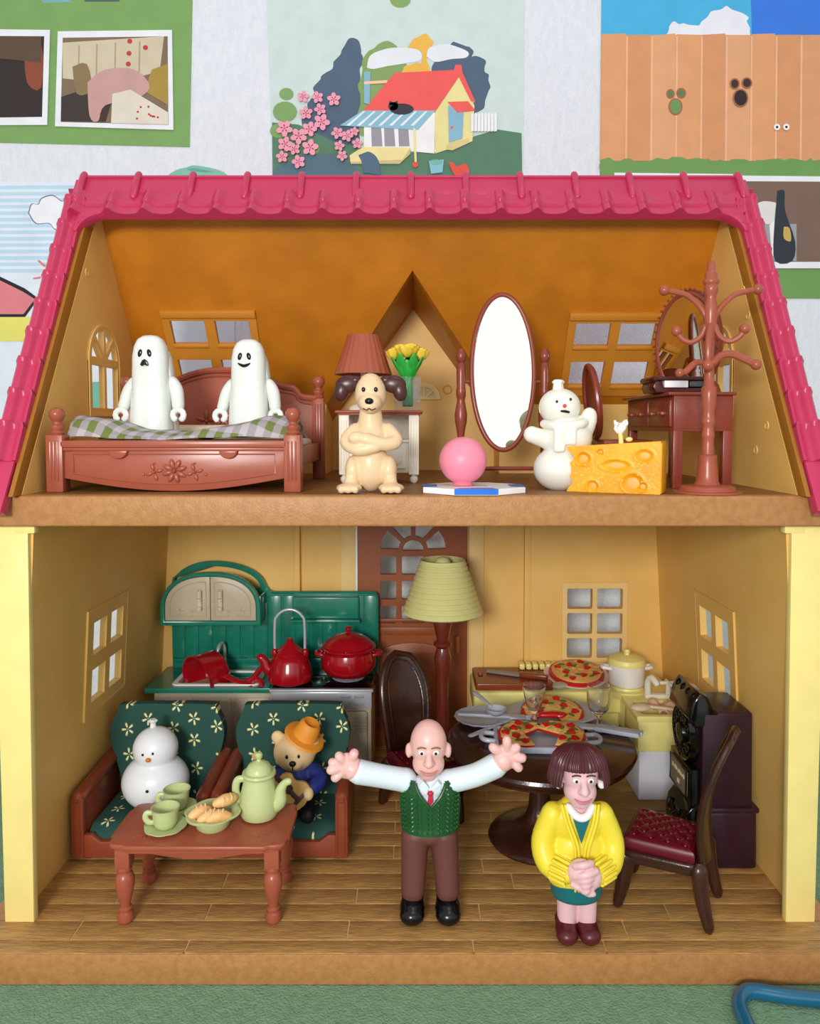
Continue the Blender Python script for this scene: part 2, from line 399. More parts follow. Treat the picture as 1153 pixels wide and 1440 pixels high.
p.shape('#74b9a4', [(100, 540), (150, 536), (150, 700), (100, 700)])
p.done()
p = Print('drawing', 'small teal scribble peeping above the roof between green and cottage posters', 'drawing', [(250, 240), (310, 242), (316, 255.5), (244, 255.5)], '#a9d0c4', .004)
p.shape('#7fbda9', [(240, 244), (252, 238), (262, 236), (272, 233), (288, 235), (306, 239), (318, 245), (320, 255), (240, 255)], 3)
p.shape('#5fa48f', [(262, 238), (276, 237), (300, 242), (290, 243), (270, 241)]); p.done()
# -- fence poster at the right
p = Print('poster', 'poster of an orange board fence with knot holes, upper right', 'poster', [(846, -60), (1240, -60), (1240, 420), (842, 420)], '#6f9a55', .004)
p.shape('#45b0de', [(846, -60), (1055, -60), (1057, 60), (845, 60)]); p.shape('#3479dd', [(1053, -60), (1240, -60), (1240, 60), (1057, 60)])
p.bumpy('#e9e9f0', [(935, 52), (946, 32), (975, 36), (982, 38), (998, 20), (1020, 10), (1035, 18), (1050, 24), (1055, 52)], 2)
p.shape('#d99a6c', [(845, 50), (1240, 50), (1240, 228), (843, 226)])
for k in range(8):
    x = 846+k*35; p.shape(['#de9e6d', '#d79565', '#e0a476'][k % 3], [(x, 49+(k % 3)), (x+33, 48+(k*2 % 4)), (x+32, 227), (x-1, 227)], hold=k > 0)
for k in range(8): p.shape('#edb78e', [(880+k*35, 52), (882.5+k*35, 52), (881+k*35, 227), (878.5+k*35, 227)], hold=k > 0)
p.bumpy('#6f9a55', [(843, 224), (900, 226), (960, 223), (1020, 227), (1115, 225), (1240, 226), (1240, 260), (843, 260)], 2.5)
for x, y, r, ry, c in ((942, 133, 4, 5, '#5f7d4b'), (957, 132, 5, 5.5, '#5f7d4b'), (949, 151, 8, 10, '#6b9453'), (1032, 119, 5, 6, '#3a2622'), (1049, 118, 5.5, 6, '#3a2622'), (1040, 139, 9, 11, '#2b1d1f')):
    p.disc('#a46542', x, y, r+2, ry+2); p.disc(c, x, y, r, ry)
for x in (1091, 1104): p.disc('#f4f4f4', x, 180, 4.5); p.disc('#16161a', x, 180, 1.8)
p.done()
p = Print('photo_print', 'edge of a white card just above the right half of the roof', 'photo', [(863, 244), (1029, 246), (1029, 330), (863, 330)], '#eceef2', .006, .012, .25)
p.shape('#6d5648', [(870, 254), (1022, 255), (1022, 322), (870, 322)]); p.done()
p = Print('photo_print', 'white-bordered photo print right of the roof with dark and white shapes', 'photo', [(1032, 248), (1220, 250), (1220, 378), (1032, 378)], '#eceef2', .006, .012, .25)
p.shape('#7a6154', [(1038, 256), (1212, 257), (1212, 369), (1038, 369)])
p.shape('#e0dcda', [(1056, 292), (1072, 284), (1096, 290), (1094, 312), (1070, 318), (1058, 304)], 3)
p.shape('#9aa0a0', [(1068, 316), (1118, 316), (1118, 368), (1072, 368)])
p.shape('#ece9e4', [(1080, 318), (1090, 312), (1092, 350), (1084, 360)], 3)
p.shape('#27303a', [(1091, 270), (1101, 270), (1102, 298), (1116, 340), (1112, 368), (1088, 368), (1086, 330)], 3)
p.shape('#c9a653', [(1100, 320), (1108, 322), (1110, 340), (1100, 336)], 3); p.done()
# ================================================================== THE DOLL'S HOUSE
HX = .0; ZF2 = 2.119
house = thing('dollhouse', 'open-fronted two-storey yellow doll house with a raspberry tiled roof', 'dollhouse', (0, 0, 0))
# ---- base with planks
m = MB(); m.box(-2.12, 2.12, -.205, 2.22, -.15, -.012, .01)
m.box(-2.12, 2.12, -.225, -.205, -.15, -.004, .006)
base = m.build('floor_base', SLAB, house)
pitch = .1335; k = 0; y = -.2205; row = 0
pk = {}
edges_front = {}
rowsY = [(-.222, -.129), (-.129, .0135), (.0135, .144), (.144, .271), (.271, .409), (.409, .546)]
yy = .546
while yy < 2.1: rowsY.append((yy, yy+pitch)); yy += pitch
brk = [[-1.05, .30, .92], [-1.62, -.30, 1.05], [-1.02, .35, 1.3], [-1.52, -.28, .95], [-1.0, .55], [-.78, .40, 1.4]]
g = .0035
for r, (a, b) in enumerate(rowsY):
    xs = brk[r] if r < len(brk) else [[-1.3, -.1, 1.1], [-.7, .5, 1.6]][r % 2]
    xl = 2.1 if r < 2 and a < .0 else 1.945
    xs = [-xl]+xs+[xl]
    for i in range(len(xs)-1):
        w_ = xs[i+1]-xs[i]-2*g; key = (round(w_, 2), round(b-a, 2))
        m = MB(); m.box(-w_/2, w_/2, -(b-a)/2+g, (b-a)/2-g, -.012, 0, .0025, 2)
        m.build('plank', PLANK, base, loc=((xs[i]+xs[i+1])/2, (a+b)/2, 0))
m = MB(); m.box(-1.9, 1.9, -.2, 2.1, -.014, -.0045); m.build('groove_bed', mat('groove_highlight_plastic', '#d9b273', .5), base)  # pale colour paints in the light that plank edges catch
# ---- lower side walls
KX = .12/1.97
def side_frame(sg):
    # local x = depth Y, local y = height, local z = outward
    e2 = Vector((-sg*KX, 0, 1)).normalized(); e1 = Vector((0, 1, 0)); e3 = Vector((sg, 0, KX)).normalized()
    return frame((sg*1.94, 0, 0), e1, e2, e3 if True else e3)
def window4(u0, u1, v0, v1, bu=.075, bv=.075, mu=.07, mv=.09):
    um, vm = (u0+u1)/2, (v0+v1)/2
    return [rect(a, b, c, d) for a, b in ((u0+bu, um-mu/2), (um+mu/2, u1-bu)) for c, d in ((v0+bv, vm-mv/2), (vm+mv/2, v1-bv))]
WIN = (.68, 1.27, .75, 1.375)
for sg, nm in ((-1, 'left'), (1, 'right')):
    F = side_frame(sg)
    hs = window4(*WIN)
    plate('side_wall', [rect(.03, 2.15, 0, 1.970)]+hs, .032, WALLY, house, F @ T(0, 0, .016))
    wf = plate('window_frame', [rect(*WIN)]+hs, .012, WALLY, house, F @ T(0, 0, -.004), .003)
    lip = plate('window_rim', [rect(WIN[0]-.012, WIN[1]+.012, WIN[2]-.012, WIN[3]+.012), rect(WIN[0]+.012, WIN[1]-.012, WIN[2]+.012, WIN[3]-.012)], .016, WALLY, wf, F @ T(0, 0, -.004), .003)
    m = MB(); m.prism([(sg*1.857, 0), (sg*2.0, 0), (sg*2.0, 1.975), (sg*1.835, 1.975)], 0, .045, .004); m.build('wall_edge', WALLE, house)
    m = MB(); m.box(min(sg*1.80, sg*1.9), max(sg*1.80, sg*1.9), -.004, .05, 1.93, 1.971, .01); m.build('corner_bracket', WALLE, house)
CASE = mat('light_yellow_casing_plastic', '#eecb82', .5)
# ---- lower back wall with its bay, window and door
YB = 2.05
rw = (1.135, 1.63, .662, 1.268)
cols = ((1.174, 1.363), (1.400, 1.592)); rows = ((.692, .842), (.876, 1.034), (1.068, 1.222))
hs = [rect(a, b, c, d, .012, 2) for a, b in cols for c, d in rows]
FB = frame((0, YB, 0), (1, 0, 0), (0, 0, 1), (0, 1, 0))
plate('back_wall', [rect(.865, 1.95, 0, 1.975)]+hs, .06, WALLY, house, FB @ T(0, 0, .03))
wf = plate('window_frame', [rect(*rw)]+hs, .014, CASE, house, FB @ T(0, 0, -.004), .003)
plate('back_wall', [rect(-1.95, -.865, 0, 1.975)], .06, WALLY, house, FB @ T(0, 0, .03))
FB2 = frame((0, YB+.05, 0), (1, 0, 0), (0, 0, 1), (0, 1, 0))
plate('bay_wall', [rect(-.92, -.42, 0, 1.975)], .04, WALLY, house, FB2 @ T(0, 0, .02))
plate('bay_wall', [rect(.42, .92, 0, 1.975)], .04, WALLY, house, FB2 @ T(0, 0, .02))
for sg in (-1, 1):
    m = MB(); m.box(min(sg*.43, sg*.545), max(sg*.43, sg*.545), YB+.03, YB+.12, 0, 1.975, .006); m.build('door_casing', CASE, house)
    m = MB(); m.box(min(sg*.85, sg*.90), max(sg*.85, sg*.90), YB-.003, YB+.09, 0, 1.97, .003); m.build('bay_return', WALLY, house)
m = MB(); m.box(-.43, -.415, YB+.02, YB+.1, 0, 1.975, .003); m.build('door_casing', WHITE, house)
# door: x 500..657 at YB ; fan light and 3x3 panes
dl, dr = -.425, .418
def dpx(x, y): v = at(x, y, YB+.03); return (v.x, v.z)
def drect(x0, x1, y0, y1): a = dpx(x0, y1); b = dpx(x1, y0); return rect(a[0], b[0], a[1], b[1], .01, 2)
fc = dpx(581, 775); u = 1/ppu(YB+.03)
holes = []
for (a, b) in ((534.5, 557), (565, 596), (604, 626)):
    for c, d in ((782.5, 808), (817, 843), (852, 876.5)): holes.append(drect(a, b, c, d))
for a0, a1 in ((4, 39), (49, 85), (95, 131), (141, 176)):
    holes.append(arc(fc[0], fc[1], 46*u, a0, a1, 6)+list(reversed(arc(fc[0], fc[1], 21*u, a0+3, a1-3, 6))))
holes.append(arc(fc[0], fc[1]+.003, 15*u, 0, 180, 8))
FD = frame((0, YB+.03, 0), (1, 0, 0), (0, 0, 1), (0, 1, 0))
door = plate('door', [rect(dl, dr, 0.0, 1.97)]+holes, .05, DOORM, house, FD @ T(0, 0, .025))
for z0, z1 in ((.86, .92), (.96, .985)):
    m = MB(); m.box(-.26, .30, YB+.012, YB+.032, z0, z1, .005); m.build('door_rail', DOORM, door)
m = MB(); m.prism([(-.26, .12), (.27, .12), (.27, .7)]+arc(.005, .7, .265, 0, 180, 10, .1)+[(-.26, .7)], YB+.016, YB+.032, .006); m.build('door_panel', DOORM, door)
a = dpx(643, 905); m = MB(); m.box(a[0]-.018, a[0]+.018, YB-.02, YB+.03, a[1]-.07, a[1]+.07, .014, 3); m.build('door_handle', mat('amber_handle_plastic', '#b56a34', .35), door)
# ---- slab between floors
m = MB(); m.box(-2.14, 2.14, -.055, 2.2, 1.972, ZF2-.001, .012, 3); slab = m.build('upper_floor', SLAB, house)
m = MB(); m.box(-1.87, 1.87, .0, 1.66, ZF2-.004, ZF2+.0005); m.build('floor_sheet', mat('worn_brown_floor_plastic', '#8f6130', .45, '#79501f', 8, .3, 50), slab)
# ---- attic: upright gable walls, symmetrical roof with the ridge at mid depth, front slope left open
FZ0, FY0, FK_ = 2.93, .37, .58                       # front slope: Y = FY0 + FK_*(Z-FZ0)
BZ0, BY0_, BK_ = 3.68, .95, .66                      # back slope:  Y = BY0_ + BK_*(BZ0-Z)
def frontY(z): return FY0+FK_*(z-FZ0)
def backY(z): return BY0_+BK_*(BZ0-z)
ZRG = 3.797; YRG = frontY(ZRG)                       # inner ridge
GX = 1.842; ZK_ = 2.60; YK = backY(ZK_)
LINE = mat('shaded_rim_plastic', '#a2691f', .45)  # brown puts the shade on the rim's inner face into the colour
for sg in (-1, 1):
    FW = frame((sg*GX, 0, 0), (0, 1, 0), (0, 0, 1), (sg, 0, 0))
    def gp(x, y): q = hit(x if sg < 0 else 2*579-x, y, (sg*GX, 0, 0), (1, 0, 0)); return (q.y, q.z)
    outer = [(frontY(ZF2)+.07, ZF2), (YK+.03, ZF2), (YK+.03, ZK_), (YRG+.03, ZRG-.03), (frontY(ZRG-.12)+.09, ZRG-.12)]
    u0, u1 = .715, 1.175; vb = 2.505; um = (u0+u1)/2; hw = (u1-u0)/2; vs_ = 3.055-hw
    bx = .045; mw = .035; hl = []
    for q0, q1 in ((u0+bx, um-mw/2), (um+mw/2, u1-bx)): hl.append(rect(q0, q1, vb+.05, vs_-.02))
    for a0, a1 in ((5, 41), (49, 85), (95, 131), (139, 175)):
        am = math.radians((a0+a1)/2); hl.append(arc(um, vs_+.01, hw-bx, a0, a1, 5)+[(um+.045*math.cos(am), vs_+.01+.045*math.sin(am))])
    plate('gable_wall', [outer]+hl, .024, WALLY, house, FW @ T(0, 0, .012))
    sil = [(u0, vb), (u1, vb)]+arc(um, vs_, hw, 0, 180, 16); si2 = [(u0+.02, vb+.02), (u1-.02, vb+.02)]+arc(um, vs_, hw-.02, 0, 180, 16)
    wf = plate('arched_window_frame', [sil]+[list(h) for h in hl], .010, WALLY, house, FW @ T(0, 0, -.004), .002)
    plate('window_rim', [sil, si2], .014, WALLY, wf, FW @ T(0, 0, -.006), .003)
    for (yy_, zz_) in ((.30, 2.45), (.42, 2.32), (.55, 3.05), (.62, 3.2)) if sg > 0 else ((.74, 3.32), (.5, 2.4)):
        m = MB(); m.lathe([(0, -.003), (.022, -.003), (.024, 0), (.022, .004), (.016, .004), (.013, .001), (0, .001)], 20, M=frame((sg*GX, yy_, zz_), (0, 1, 0), (0, 0, 1), (-sg, 0, 0))); m.build('moulding_mark', WALLY, house)
    xa, xb = sorted((sg*(GX+.002), sg*(GX+.024)))
    m = MB(); m.prism([(frontY(ZF2)-.01, ZF2), (frontY(ZF2)+.10, ZF2), (frontY(ZRG-.2)+.10, ZRG-.2), (frontY(ZRG-.2)-.01, ZRG-.2)], xa+.0, xb, .002, plane='YZ')
    m.build('shaded_rim_lining', LINE, house)
# ---- sloping back of the attic with windows and dormer
sn = Vector((0, 1, BK_)).normalized(); P0 = Vector((0, BY0_, BZ0)); e1 = Vector((1, 0, 0)); e3 = sn; e2 = e3.cross(e1)
if e2.z < 0: e2 = -e2
FS = frame(P0, e1, e2, e3); inv = FS.inverted()
def l2(v): q = inv @ Vector(v); return (q.x, q.y)
def spx(x, y): return l2(hit(x, y, P0, sn))
apex = hit(580, 380, P0, sn); side_ = hit(652, 491, P0, sn); ZR = apex.z; XD = apex.x; PD = (apex.z-side_.z)/(side_.x-apex.x); hwd = (ZR-ZK_)/PD; YDM = 2.03
out = [l2((-GX-.02, backY(ZRG), ZRG)), l2((-GX-.02, YK, ZK_)), l2((XD-hwd, YK, ZK_)), l2(apex), l2((XD+hwd, YK, ZK_)), l2((GX+.02, YK, ZK_)), l2((GX+.02, backY(ZRG), ZRG))]
def quad(*ps): return [spx(*q) for q in ps]
def rectify(q):
    xa = sum(p[0] for p in (q[0], q[3]))/2; xb = sum(p[0] for p in (q[1], q[2]))/2; yt = (q[0][1]+q[1][1])/2; yb = (q[2][1]+q[3][1])/2
    return [(xa, yb), (xb, yb), (xb, yt), (xa, yt)]
def panes(qs):
    r = [rectify(quad(*q)) for q in qs]
    for a_, b_ in ((0, 2), (1, 3)):
        x0 = (r[a_][0][0]+r[b_][0][0])/2; x1 = (r[a_][1][0]+r[b_][1][0])/2
        for k_ in (a_, b_): y0, y1 = r[k_][0][1], r[k_][2][1]; r[k_] = [(x0, y0), (x1, y0), (x1, y1), (x0, y1)]
    return r
LH = panes([((240, 450.5), (289.5, 450.5), (293, 483), (244, 483)), ((302, 450.5), (351, 450.5), (355, 483), (306, 483)), ((251, 505), (297, 505), (300.5, 537), (258, 537)), ((312, 505), (358, 505), (361, 537), (318, 537))])
RH = panes([((810, 454), (859, 454), (855, 486), (806, 486)), ((873.6, 454), (922, 454), (917, 486), (869, 486)), ((803, 508), (849, 508), (845, 541), (798, 541)), ((862, 508), (910, 508), (906, 541), (857, 541))])
slope = plate('attic_slope', [out]+LH+RH, .02, ORANGE, house, FS @ T(0, 0, .01))
E2S = mat('amber_frame_plastic', '#d08a2e', .4)
for hs in (LH, RH):
    xs = [p[0] for h in hs for p in h]; ys = [p[1] for h in hs for p in h]; b0 = .05
    fq = rect(min(xs)-b0, max(xs)+b0, min(ys)-.085, max(ys)+.075)
    wf = plate('skylight_frame', [fq]+hs, .014, E2S, slope, FS @ T(0, 0, -.006), .004)
    m = MB(); m.M = FS; m.box(fq[0][0], fq[1][0], fq[2][1]-.05, fq[2][1], -.028, -.01, .006); m.build('skylight_head', E2S, slope)
    for h in hs: m = MB(); m.M = FS; m.box(h[0][0]-.006, h[1][0]+.006, h[0][1]-.024, h[0][1]-.002, -.022, -.01, .005); m.build('glazing_bar_ledge', E2S, slope)
def grow(h, k=1.10):
    cx = sum(q[0] for q in h)/len(h); cy = sum(q[1] for q in h)/len(h); return [(cx+(q[0]-cx)*k, cy+(q[1]-cy)*k) for q in h]
outp = [l2((-2.0, backY(ZRG+.02), ZRG+.02)), l2((-2.0, backY(2.02), 2.02)), l2((XD-hwd-.06, backY(2.02), 2.02)), l2((XD-hwd-.06, YK, ZK_)), l2((apex.x, apex.y, apex.z)), l2((XD+hwd+.06, YK, ZK_)), l2((XD+hwd+.06, backY(2.02), 2.02)), l2((2.0, backY(2.02), 2.02)), l2((2.0, backY(ZRG+.02), ZRG+.02))]
plate('roof_back', [outp]+[grow(h) for h in LH+RH], .014, PINK, house, FS @ T(0, 0, .028))
# dormer linings (brown on both sides of the notch), outer dormer roof
zrb = at(580, 435, YDM).z; dxi = (at(638, 515, YDM).x-at(580, 435, YDM).x)/(at(580, 435, YDM).z-at(638, 515, YDM).z)
for nm, off, mt in (('dormer_lining', 0, ORANGE), ('dormer_roof', .034, PINK)):
    m = MB()
    for sg in (-1, 1):
        n = Vector((sg*PD, 0, 1)).normalized(); a_ = n*off; b_ = n*(off+.03)
        yb_ = YDM+(.12 if off else 0)
        t3 = [Vector((XD, apex.y, ZR)), Vector((XD, yb_, zrb)), Vector((XD+sg*hwd, yb_, zrb-hwd/dxi)), Vector((XD+sg*(hwd+.0), YK, ZK_))]
        m.add([v+a_ for v in t3]+[v+b_ for v in t3], [(0, 1, 2, 3), (7, 6, 5, 4), (0, 4, 5, 1), (1, 5, 6, 2), (2, 6, 7, 3), (3, 7, 4, 0)])
    m.build(nm, mt, house)
for sg in (-1, 1):
    xw = XD+sg*hwd; xi = xw; zq = zrb-hwd/dxi
    m = MB(); m.add([(xw, YK+.031, ZF2), (xi, YDM, ZF2), (xi, YDM, zq+.01), (xw, YK+.031, ZK_-.01), (xw+sg*.03, YK+.031, ZF2), (xi+sg*.03, YDM, ZF2), (xi+sg*.03, YDM, zq+.01), (xw+sg*.03, YK+.031, ZK_-.01)], [(0, 1, 2, 3), (7, 6, 5, 4), (0, 4, 5, 1), (1, 5, 6, 2), (2, 6, 7, 3), (3, 7, 4, 0)]); m.build('dormer_cheek', WALLY, house)
FK0 = frame((0, YK, 0), (1, 0, 0), (0, 0, 1), (0, 1, 0)); FK = frame((0, YDM, 0), (1, 0, 0), (0, 0, 1), (0, 1, 0))
wi = hwd; zq = zrb-hwd/dxi
gl = [(XD-wi-.02, ZF2), (XD+wi+.02, ZF2), (XD+wi+.02, zq+.02), (XD, zrb+.03), (XD-wi-.02, zq+.02)]
fan = at(596, 562, YDM); uk = 1/ppu(YDM, 2.6)
fh = [arc(fan.x, fan.z, 17*uk, a0, a1, 4)+[(fan.x+5*uk*math.cos(math.radians((a0+a1)/2)), fan.z+5*uk*math.sin(math.radians((a0+a1)/2)))] for a0, a1 in ((6, 40), (50, 84), (96, 130), (140, 174))]
WP = mat('pale_window_relief', '#e2cf9c', .5)
for kq in ([(-GX, ZF2), (XD-hwd, ZF2), (XD-hwd, ZK_), (-GX, ZK_)], [(GX, ZF2), (XD+hwd, ZF2), (XD+hwd, ZK_), (GX, ZK_)]): plate('knee_wall', [kq], .03, WALLY, house, FK0 @ T(0, 0, .015))
m = MB(); m.box(XD-hwd, XD+hwd, YK, YDM, ZF2-.004, ZF2+.0005); m.build('floor_sheet', MATS['worn_brown_floor_plastic'], slab)
knee = plate('dormer_wall', [gl], .05, WALLY, house, FK @ T(0, 0, .025))
plate('fan_window', [arc(fan.x, fan.z, 24*uk, 0, 180, 16)]+fh, .02, WALLE, knee, FK @ T(0, 0, -.008), .003)
plate('fan_pane', [arc(fan.x, fan.z, 18*uk, 2, 178, 12)], .008, WP, knee, FK @ T(0, 0, -.002))
q = at(629, 548, YDM); m = MB(); m.lathe([(0, 0), (.035, 0), (.03, -.008), (.022, -.002), (0, -.002)], 24, M=T(q.x, YDM-.002, q.z) @ R('X', -90)); m.build('moulding_mark', WALLY, knee)
# ---- pink tiled rim lying on the open front slope
fn = Vector((0, -1, FK_)).normalized()               # towards viewer and up
fu = Vector((0, FK_, 1)).normalized()                # up the slope
RXO, RXI = 1.975, 1.862
PR_ = Vector((0, frontY(2.93), 2.93))+fn*.022        # outer face of the rim
def rp(x, y): return hit(x, y, PR_, fn)
def sl_(v): return (Vector(v)-PR_).dot(fu)
s_top = sl_(rp(576, 249)); s_cap = sl_(rp(576, 280)); s_in = sl_(rp(576, 305)); s_bot = sl_((0, 0, 0))*0+(ZF2-.06-PR_.z)/fu.z
FR = frame(PR_, (1, 0, 0), fu, -fn)                   # local z points INTO the roof
hx = RXO-.045
m = MB(); m.M = FR; m.box(-hx, hx, s_cap-.02, s_top, -.004, .05, .006); m.box(-hx, hx, s_top-.014, s_top+.004, -.012, .03, .004); m.box(-RXO+.01, RXO-.01, s_in+.05, s_top-.01, .012, .05)
ridge = m.build('ridge_cap', PINK, house)
for sg in (-1, 1):
    m = MB(); m.M = FR; xa, xb = sorted((sg*(RXI+.012), sg*(RXO-.01))); m.box(xa, xb, s_bot, s_top-.02, .0, .06, .004); m.build('rim_board', PINK, house)
m = MB(); m.box(-hx, hx, YRG+.07, YRG+.16, ZRG+.0, rp(576, 249).z-.005, .02); m.build('ridge_beam', PINK, house)
rib0 = None
RM = FR.to_3x3().to_4x4()
for k in range(13):
    x = -hx+.012+(2*hx-.024)*k/12; q = FR @ Vector((x, s_top, 0))
    if rib0 is None:
        m = MB(); L_ = s_top-s_cap; m.tube([(0, -L_+.01, -.010), (0, -.004, -.010), (0, .006, .004), (0, .008, .06)], .021, 10, 2); bmesh.ops.transform(m.bm, matrix=RM, verts=m.bm.verts[:]); rib0 = m.build('ridge_rib', PINK, ridge, loc=q)
    else: o = rib0.copy(); COL.objects.link(o); o.location = q
tw = 49.9/ppu(.75, 3.7); tl = s_cap+.045-s_in
def wave(u):
    d = min(abs(u-.14), abs(u-1.14)); return .036*math.exp(-(d/.13)**2)+.006*math.cos(2*PI*(u-.14))
def tilefn(u, t):
    w_ = wave(u); step = .018*min(1, t/.58) if t < .60 else .006+.016*(t-.6)/.4
    return (u*tw, -tl*t, -(.006+step+w_*(.75+.25*t)))
def relief(fn_, rowsT, n):
    top = [Vector(fn_(i/n, t)) for t in rowsT for i in range(n+1)]; bk = [Vector((v.x, v.y, .02)) for v in top]; N = len(top); fs = []; R_ = len(rowsT)
    for j in range(R_-1):
        for i in range(n): a = j*(n+1)+i; fs.append((a, a+1, a+n+2, a+n+1))
    for i in range(n): fs.append((i, N+i, N+i+1, i+1)); a = (R_-1)*(n+1)+i; fs.append((a, a+1, N+a+1, N+a))
    for j in range(R_-1):
        a = j*(n+1); fs.append((a, a+n+1, N+a+n+1, N+a)); a += n; fs.append((a, N+a, N+a+n+1, a+n+1))
    m = MB(); m.add(top+bk, fs); bmesh.ops.transform(m.bm, matrix=RM, verts=m.bm.verts[:]); return m
x0_ = rp(103, 290).x; tile0 = None; k = 0
while x0_+tw*(k+1) < RXO+.02:
    q = FR @ Vector((x0_+tw*k, s_cap+.045, 0))
    if tile0 is None: tile0 = relief(tilefn, [0, .15, .35, .55, .60, .62, .8, .93, 1.0], 20).build('roof_tile', PINK, ridge, smooth=50, loc=q)
    else: o = tile0.copy(); COL.objects.link(o); o.location = q
    k += 1
SLN = .186; wd = RXO-RXI+.012
for sg in (-1, 1):
    def stf(u, t, sg=sg):
        pf = .034*math.exp(-((u-.30)/.22)**4)+.012*math.exp(-((u-.95)/.12)**2)
        hh = .026 if t < .08 else (.016 if t < .16 else .014-.010*t)
        return (sg*(wd/2-u*wd), -t*(SLN+.012), -(pf+hh))
    first = None; s0 = s_cap-.02
    for k in range(9):
        q = FR @ Vector((sg*(RXI+wd/2), s0-SLN*k, 0))
        if s0-SLN*(k+1) < s_bot-.1: break
        if first is None: first = relief(stf, [0, .05, .10, .16, .5, 1.0], 14).build('roof_tile', PINK, ridge, smooth=50, loc=q)
        else: o = first.copy(); COL.objects.link(o); o.location = q
    # rounded fillet where the top row turns down the side
    r_ = .13; c_ = (RXI-r_, s_in-r_+.0)
    pl = [(RXI+.02, s_in+.02), (c_[0], s_in+.02), (c_[0], s_in)]+[(c_[0]+r_*math.cos(math.radians(a)), c_[1]+r_*math.sin(math.radians(a))) for a in range(84, -1, -12)]+[(RXI+.02, c_[1])]
    m = MB(); m.prism([(sg*x, y) for x, y in pl], -.030, .03, .006, plane='XY'); bmesh.ops.transform(m.bm, matrix=FR, verts=m.bm.verts[:]); m.build('roof_corner', PINK, ridge)
# ================================================================== UPSTAIRS
Z2 = ZF2+.001
def place(x, y, Y, z): """world X for pixel x at depth Y"""; return at(x, y, Y).x
# ---------------- bed
def turned(m, cx, cy, z0, u, ball=True):
    """short turned finial, u = unit"""
    pr = [(0, 0), (.030, 0), (.036, .012), (.028, .022), (.035, .034), (.035, .044), (.022, .054), (.020, .064), (.030, .076), (.038, .094), (.037, .112), (.026, .128), (.010, .134), (0, .135)]
    m.lathe([(a*u, b*u) for a, b in pr], 20, (cx, cy, z0))
def leafy(m, c, n=5, r=.028, d=.008, plane='Y', scale=1):
    for k in range(n):
        a = 2*PI*k/n+.3; cx, cz = c[0]+r*math.cos(a), c[2]+r*math.sin(a)
        m.ell((cx, c[1], cz), (r*.75, d, r*.36), R('Y', -math.degrees(a)), 10, 6)
    m.ell(c, (r*.28, d*1.4, r*.28), None, 8, 6)
BX0, BX1, BY0, BY1 = -1.80, -.54, .12, 1.14
bcx = (BX0+BX1)/2; bw = BX1-BX0
bed = thing('bed', 'terracotta brown toy double bed with carved footboard, under the two ghosts', 'bed', (bcx, BY0, Z2))
for sx in (-1, 1):
    x = sx*(bw/2-.042)
    m = MB(); m.box(x-.042, x+.042, 0, .084, 0, .285, .006)
    m.box(x-.034, x+.034, .008, .076, -.0, .01)
    turned(m, x, .042, .283, 1.02)
    po = m.build('post', TERRA, bed)
    m = MB()
    for q in (-.018, 0, .018): m.tube([(x+q, -.001, .06), (x+q, -.001, .25)], .0045, 6)
    m.build('fluting', TERRA, po)
    x2 = sx*(bw/2-.036)
    m = MB(); m.box(x2-.036, x2+.036, BY1-BY0-.07, BY1-BY0, 0, .50, .006); turned(m, x2, BY1-BY0-.035, .498, 1.05); po = m.build('post', TERRA, bed)
    m = MB()
    for q in (-.016, 0, .016): m.tube([(x2+q, BY1-BY0-.071, .1), (x2+q, BY1-BY0-.071, .46)], .0045, 6)
    m.build('fluting', TERRA, po)
hw = bw/2-.08
bot = [(-hw+2*hw*k/16, .068-.064*math.sin(PI*k/16)) for k in range(17)]
m = MB(); m.prism(bot+[(hw, .215), (-hw, .215)], .022, .06, .004)
m.box(-hw-.01, hw+.01, .008, .072, .205, .222, .004); m.box(-hw-.01, hw+.01, .0, .08, .222, .256, .006)
fb = m.build('footboard', TERRA, bed)
ins = [(-hw+.05+(2*hw-.1)*k/16, .092-.052*math.sin(PI*k/16)) for k in range(17)]
outl = ins+[(hw-.05, .188), (-hw+.05, .188)]
m = MB(); m.tube([(a, .021, b) for a, b in outl]+[(outl[0][0], .021, outl[0][1])], .004, 6); m.build('moulding', TERRA, fb)
for sx in (-1, 1):
    m = MB(); m.prism([(sx*.272+.046*math.cos(a), .206+.040*math.sin(a)) for a in [PI+PI*k/12 for k in range(13)]], -.004, .03, .008); m.build('drawer_pull', TERRA, bed)
m = MB(); leafy(m, (0, .018, .105), 8, .036, .010)
for sx in (-1, 1):
    leafy(m, (sx*.10, .02, .098), 4, .026, .008); m.ell((sx*.155, .02, .088), (.008, .006, .008), None, 8, 6); m.ell((sx*.10, .02, .142), (.006, .006, .006), None, 8, 6)
m.build('carved_flower', TERRA, fb)
m = MB()
for sx in (-1, 1): m.box(min(sx*(bw/2-.06), sx*(bw/2-.025)), max(sx*(bw/2-.06), sx*(bw/2-.025)), .06, BY1-BY0-.05, .12, .225, .005)
m.box(-bw/2+.05, bw/2-.05, .06, BY1-BY0-.04, .12, .16); m.build('side_rail', TERRA, bed)
hd = [(0, .685), (.10, .68), (.20, .655), (.30, .615), (.38, .585), (.44, .575), (.465, .55), (.485, .525), (.53, .515), (.575, .512)]
top = [(-a, b) for a, b in reversed(hd)]+hd[1:]
m = MB(); m.prism(top+[(.575, .1), (-.575, .1)], BY1-BY0-.055, BY1-BY0-.02, .004)
hb = m.build('headboard', TERRA, bed)
m = MB()
for off, rr in ((.012, .020), (.045, .010)):
    m.tube([(a, BY1-BY0-.055, b-off) for a, b in top], rr, 8, 2)
for sx in (-1, 0, 1): leafy(m, (sx*.10, BY1-BY0-.058, .36+.02*(sx == 0)), 5, .04, .010)
m.build('moulding', TERRA, hb)
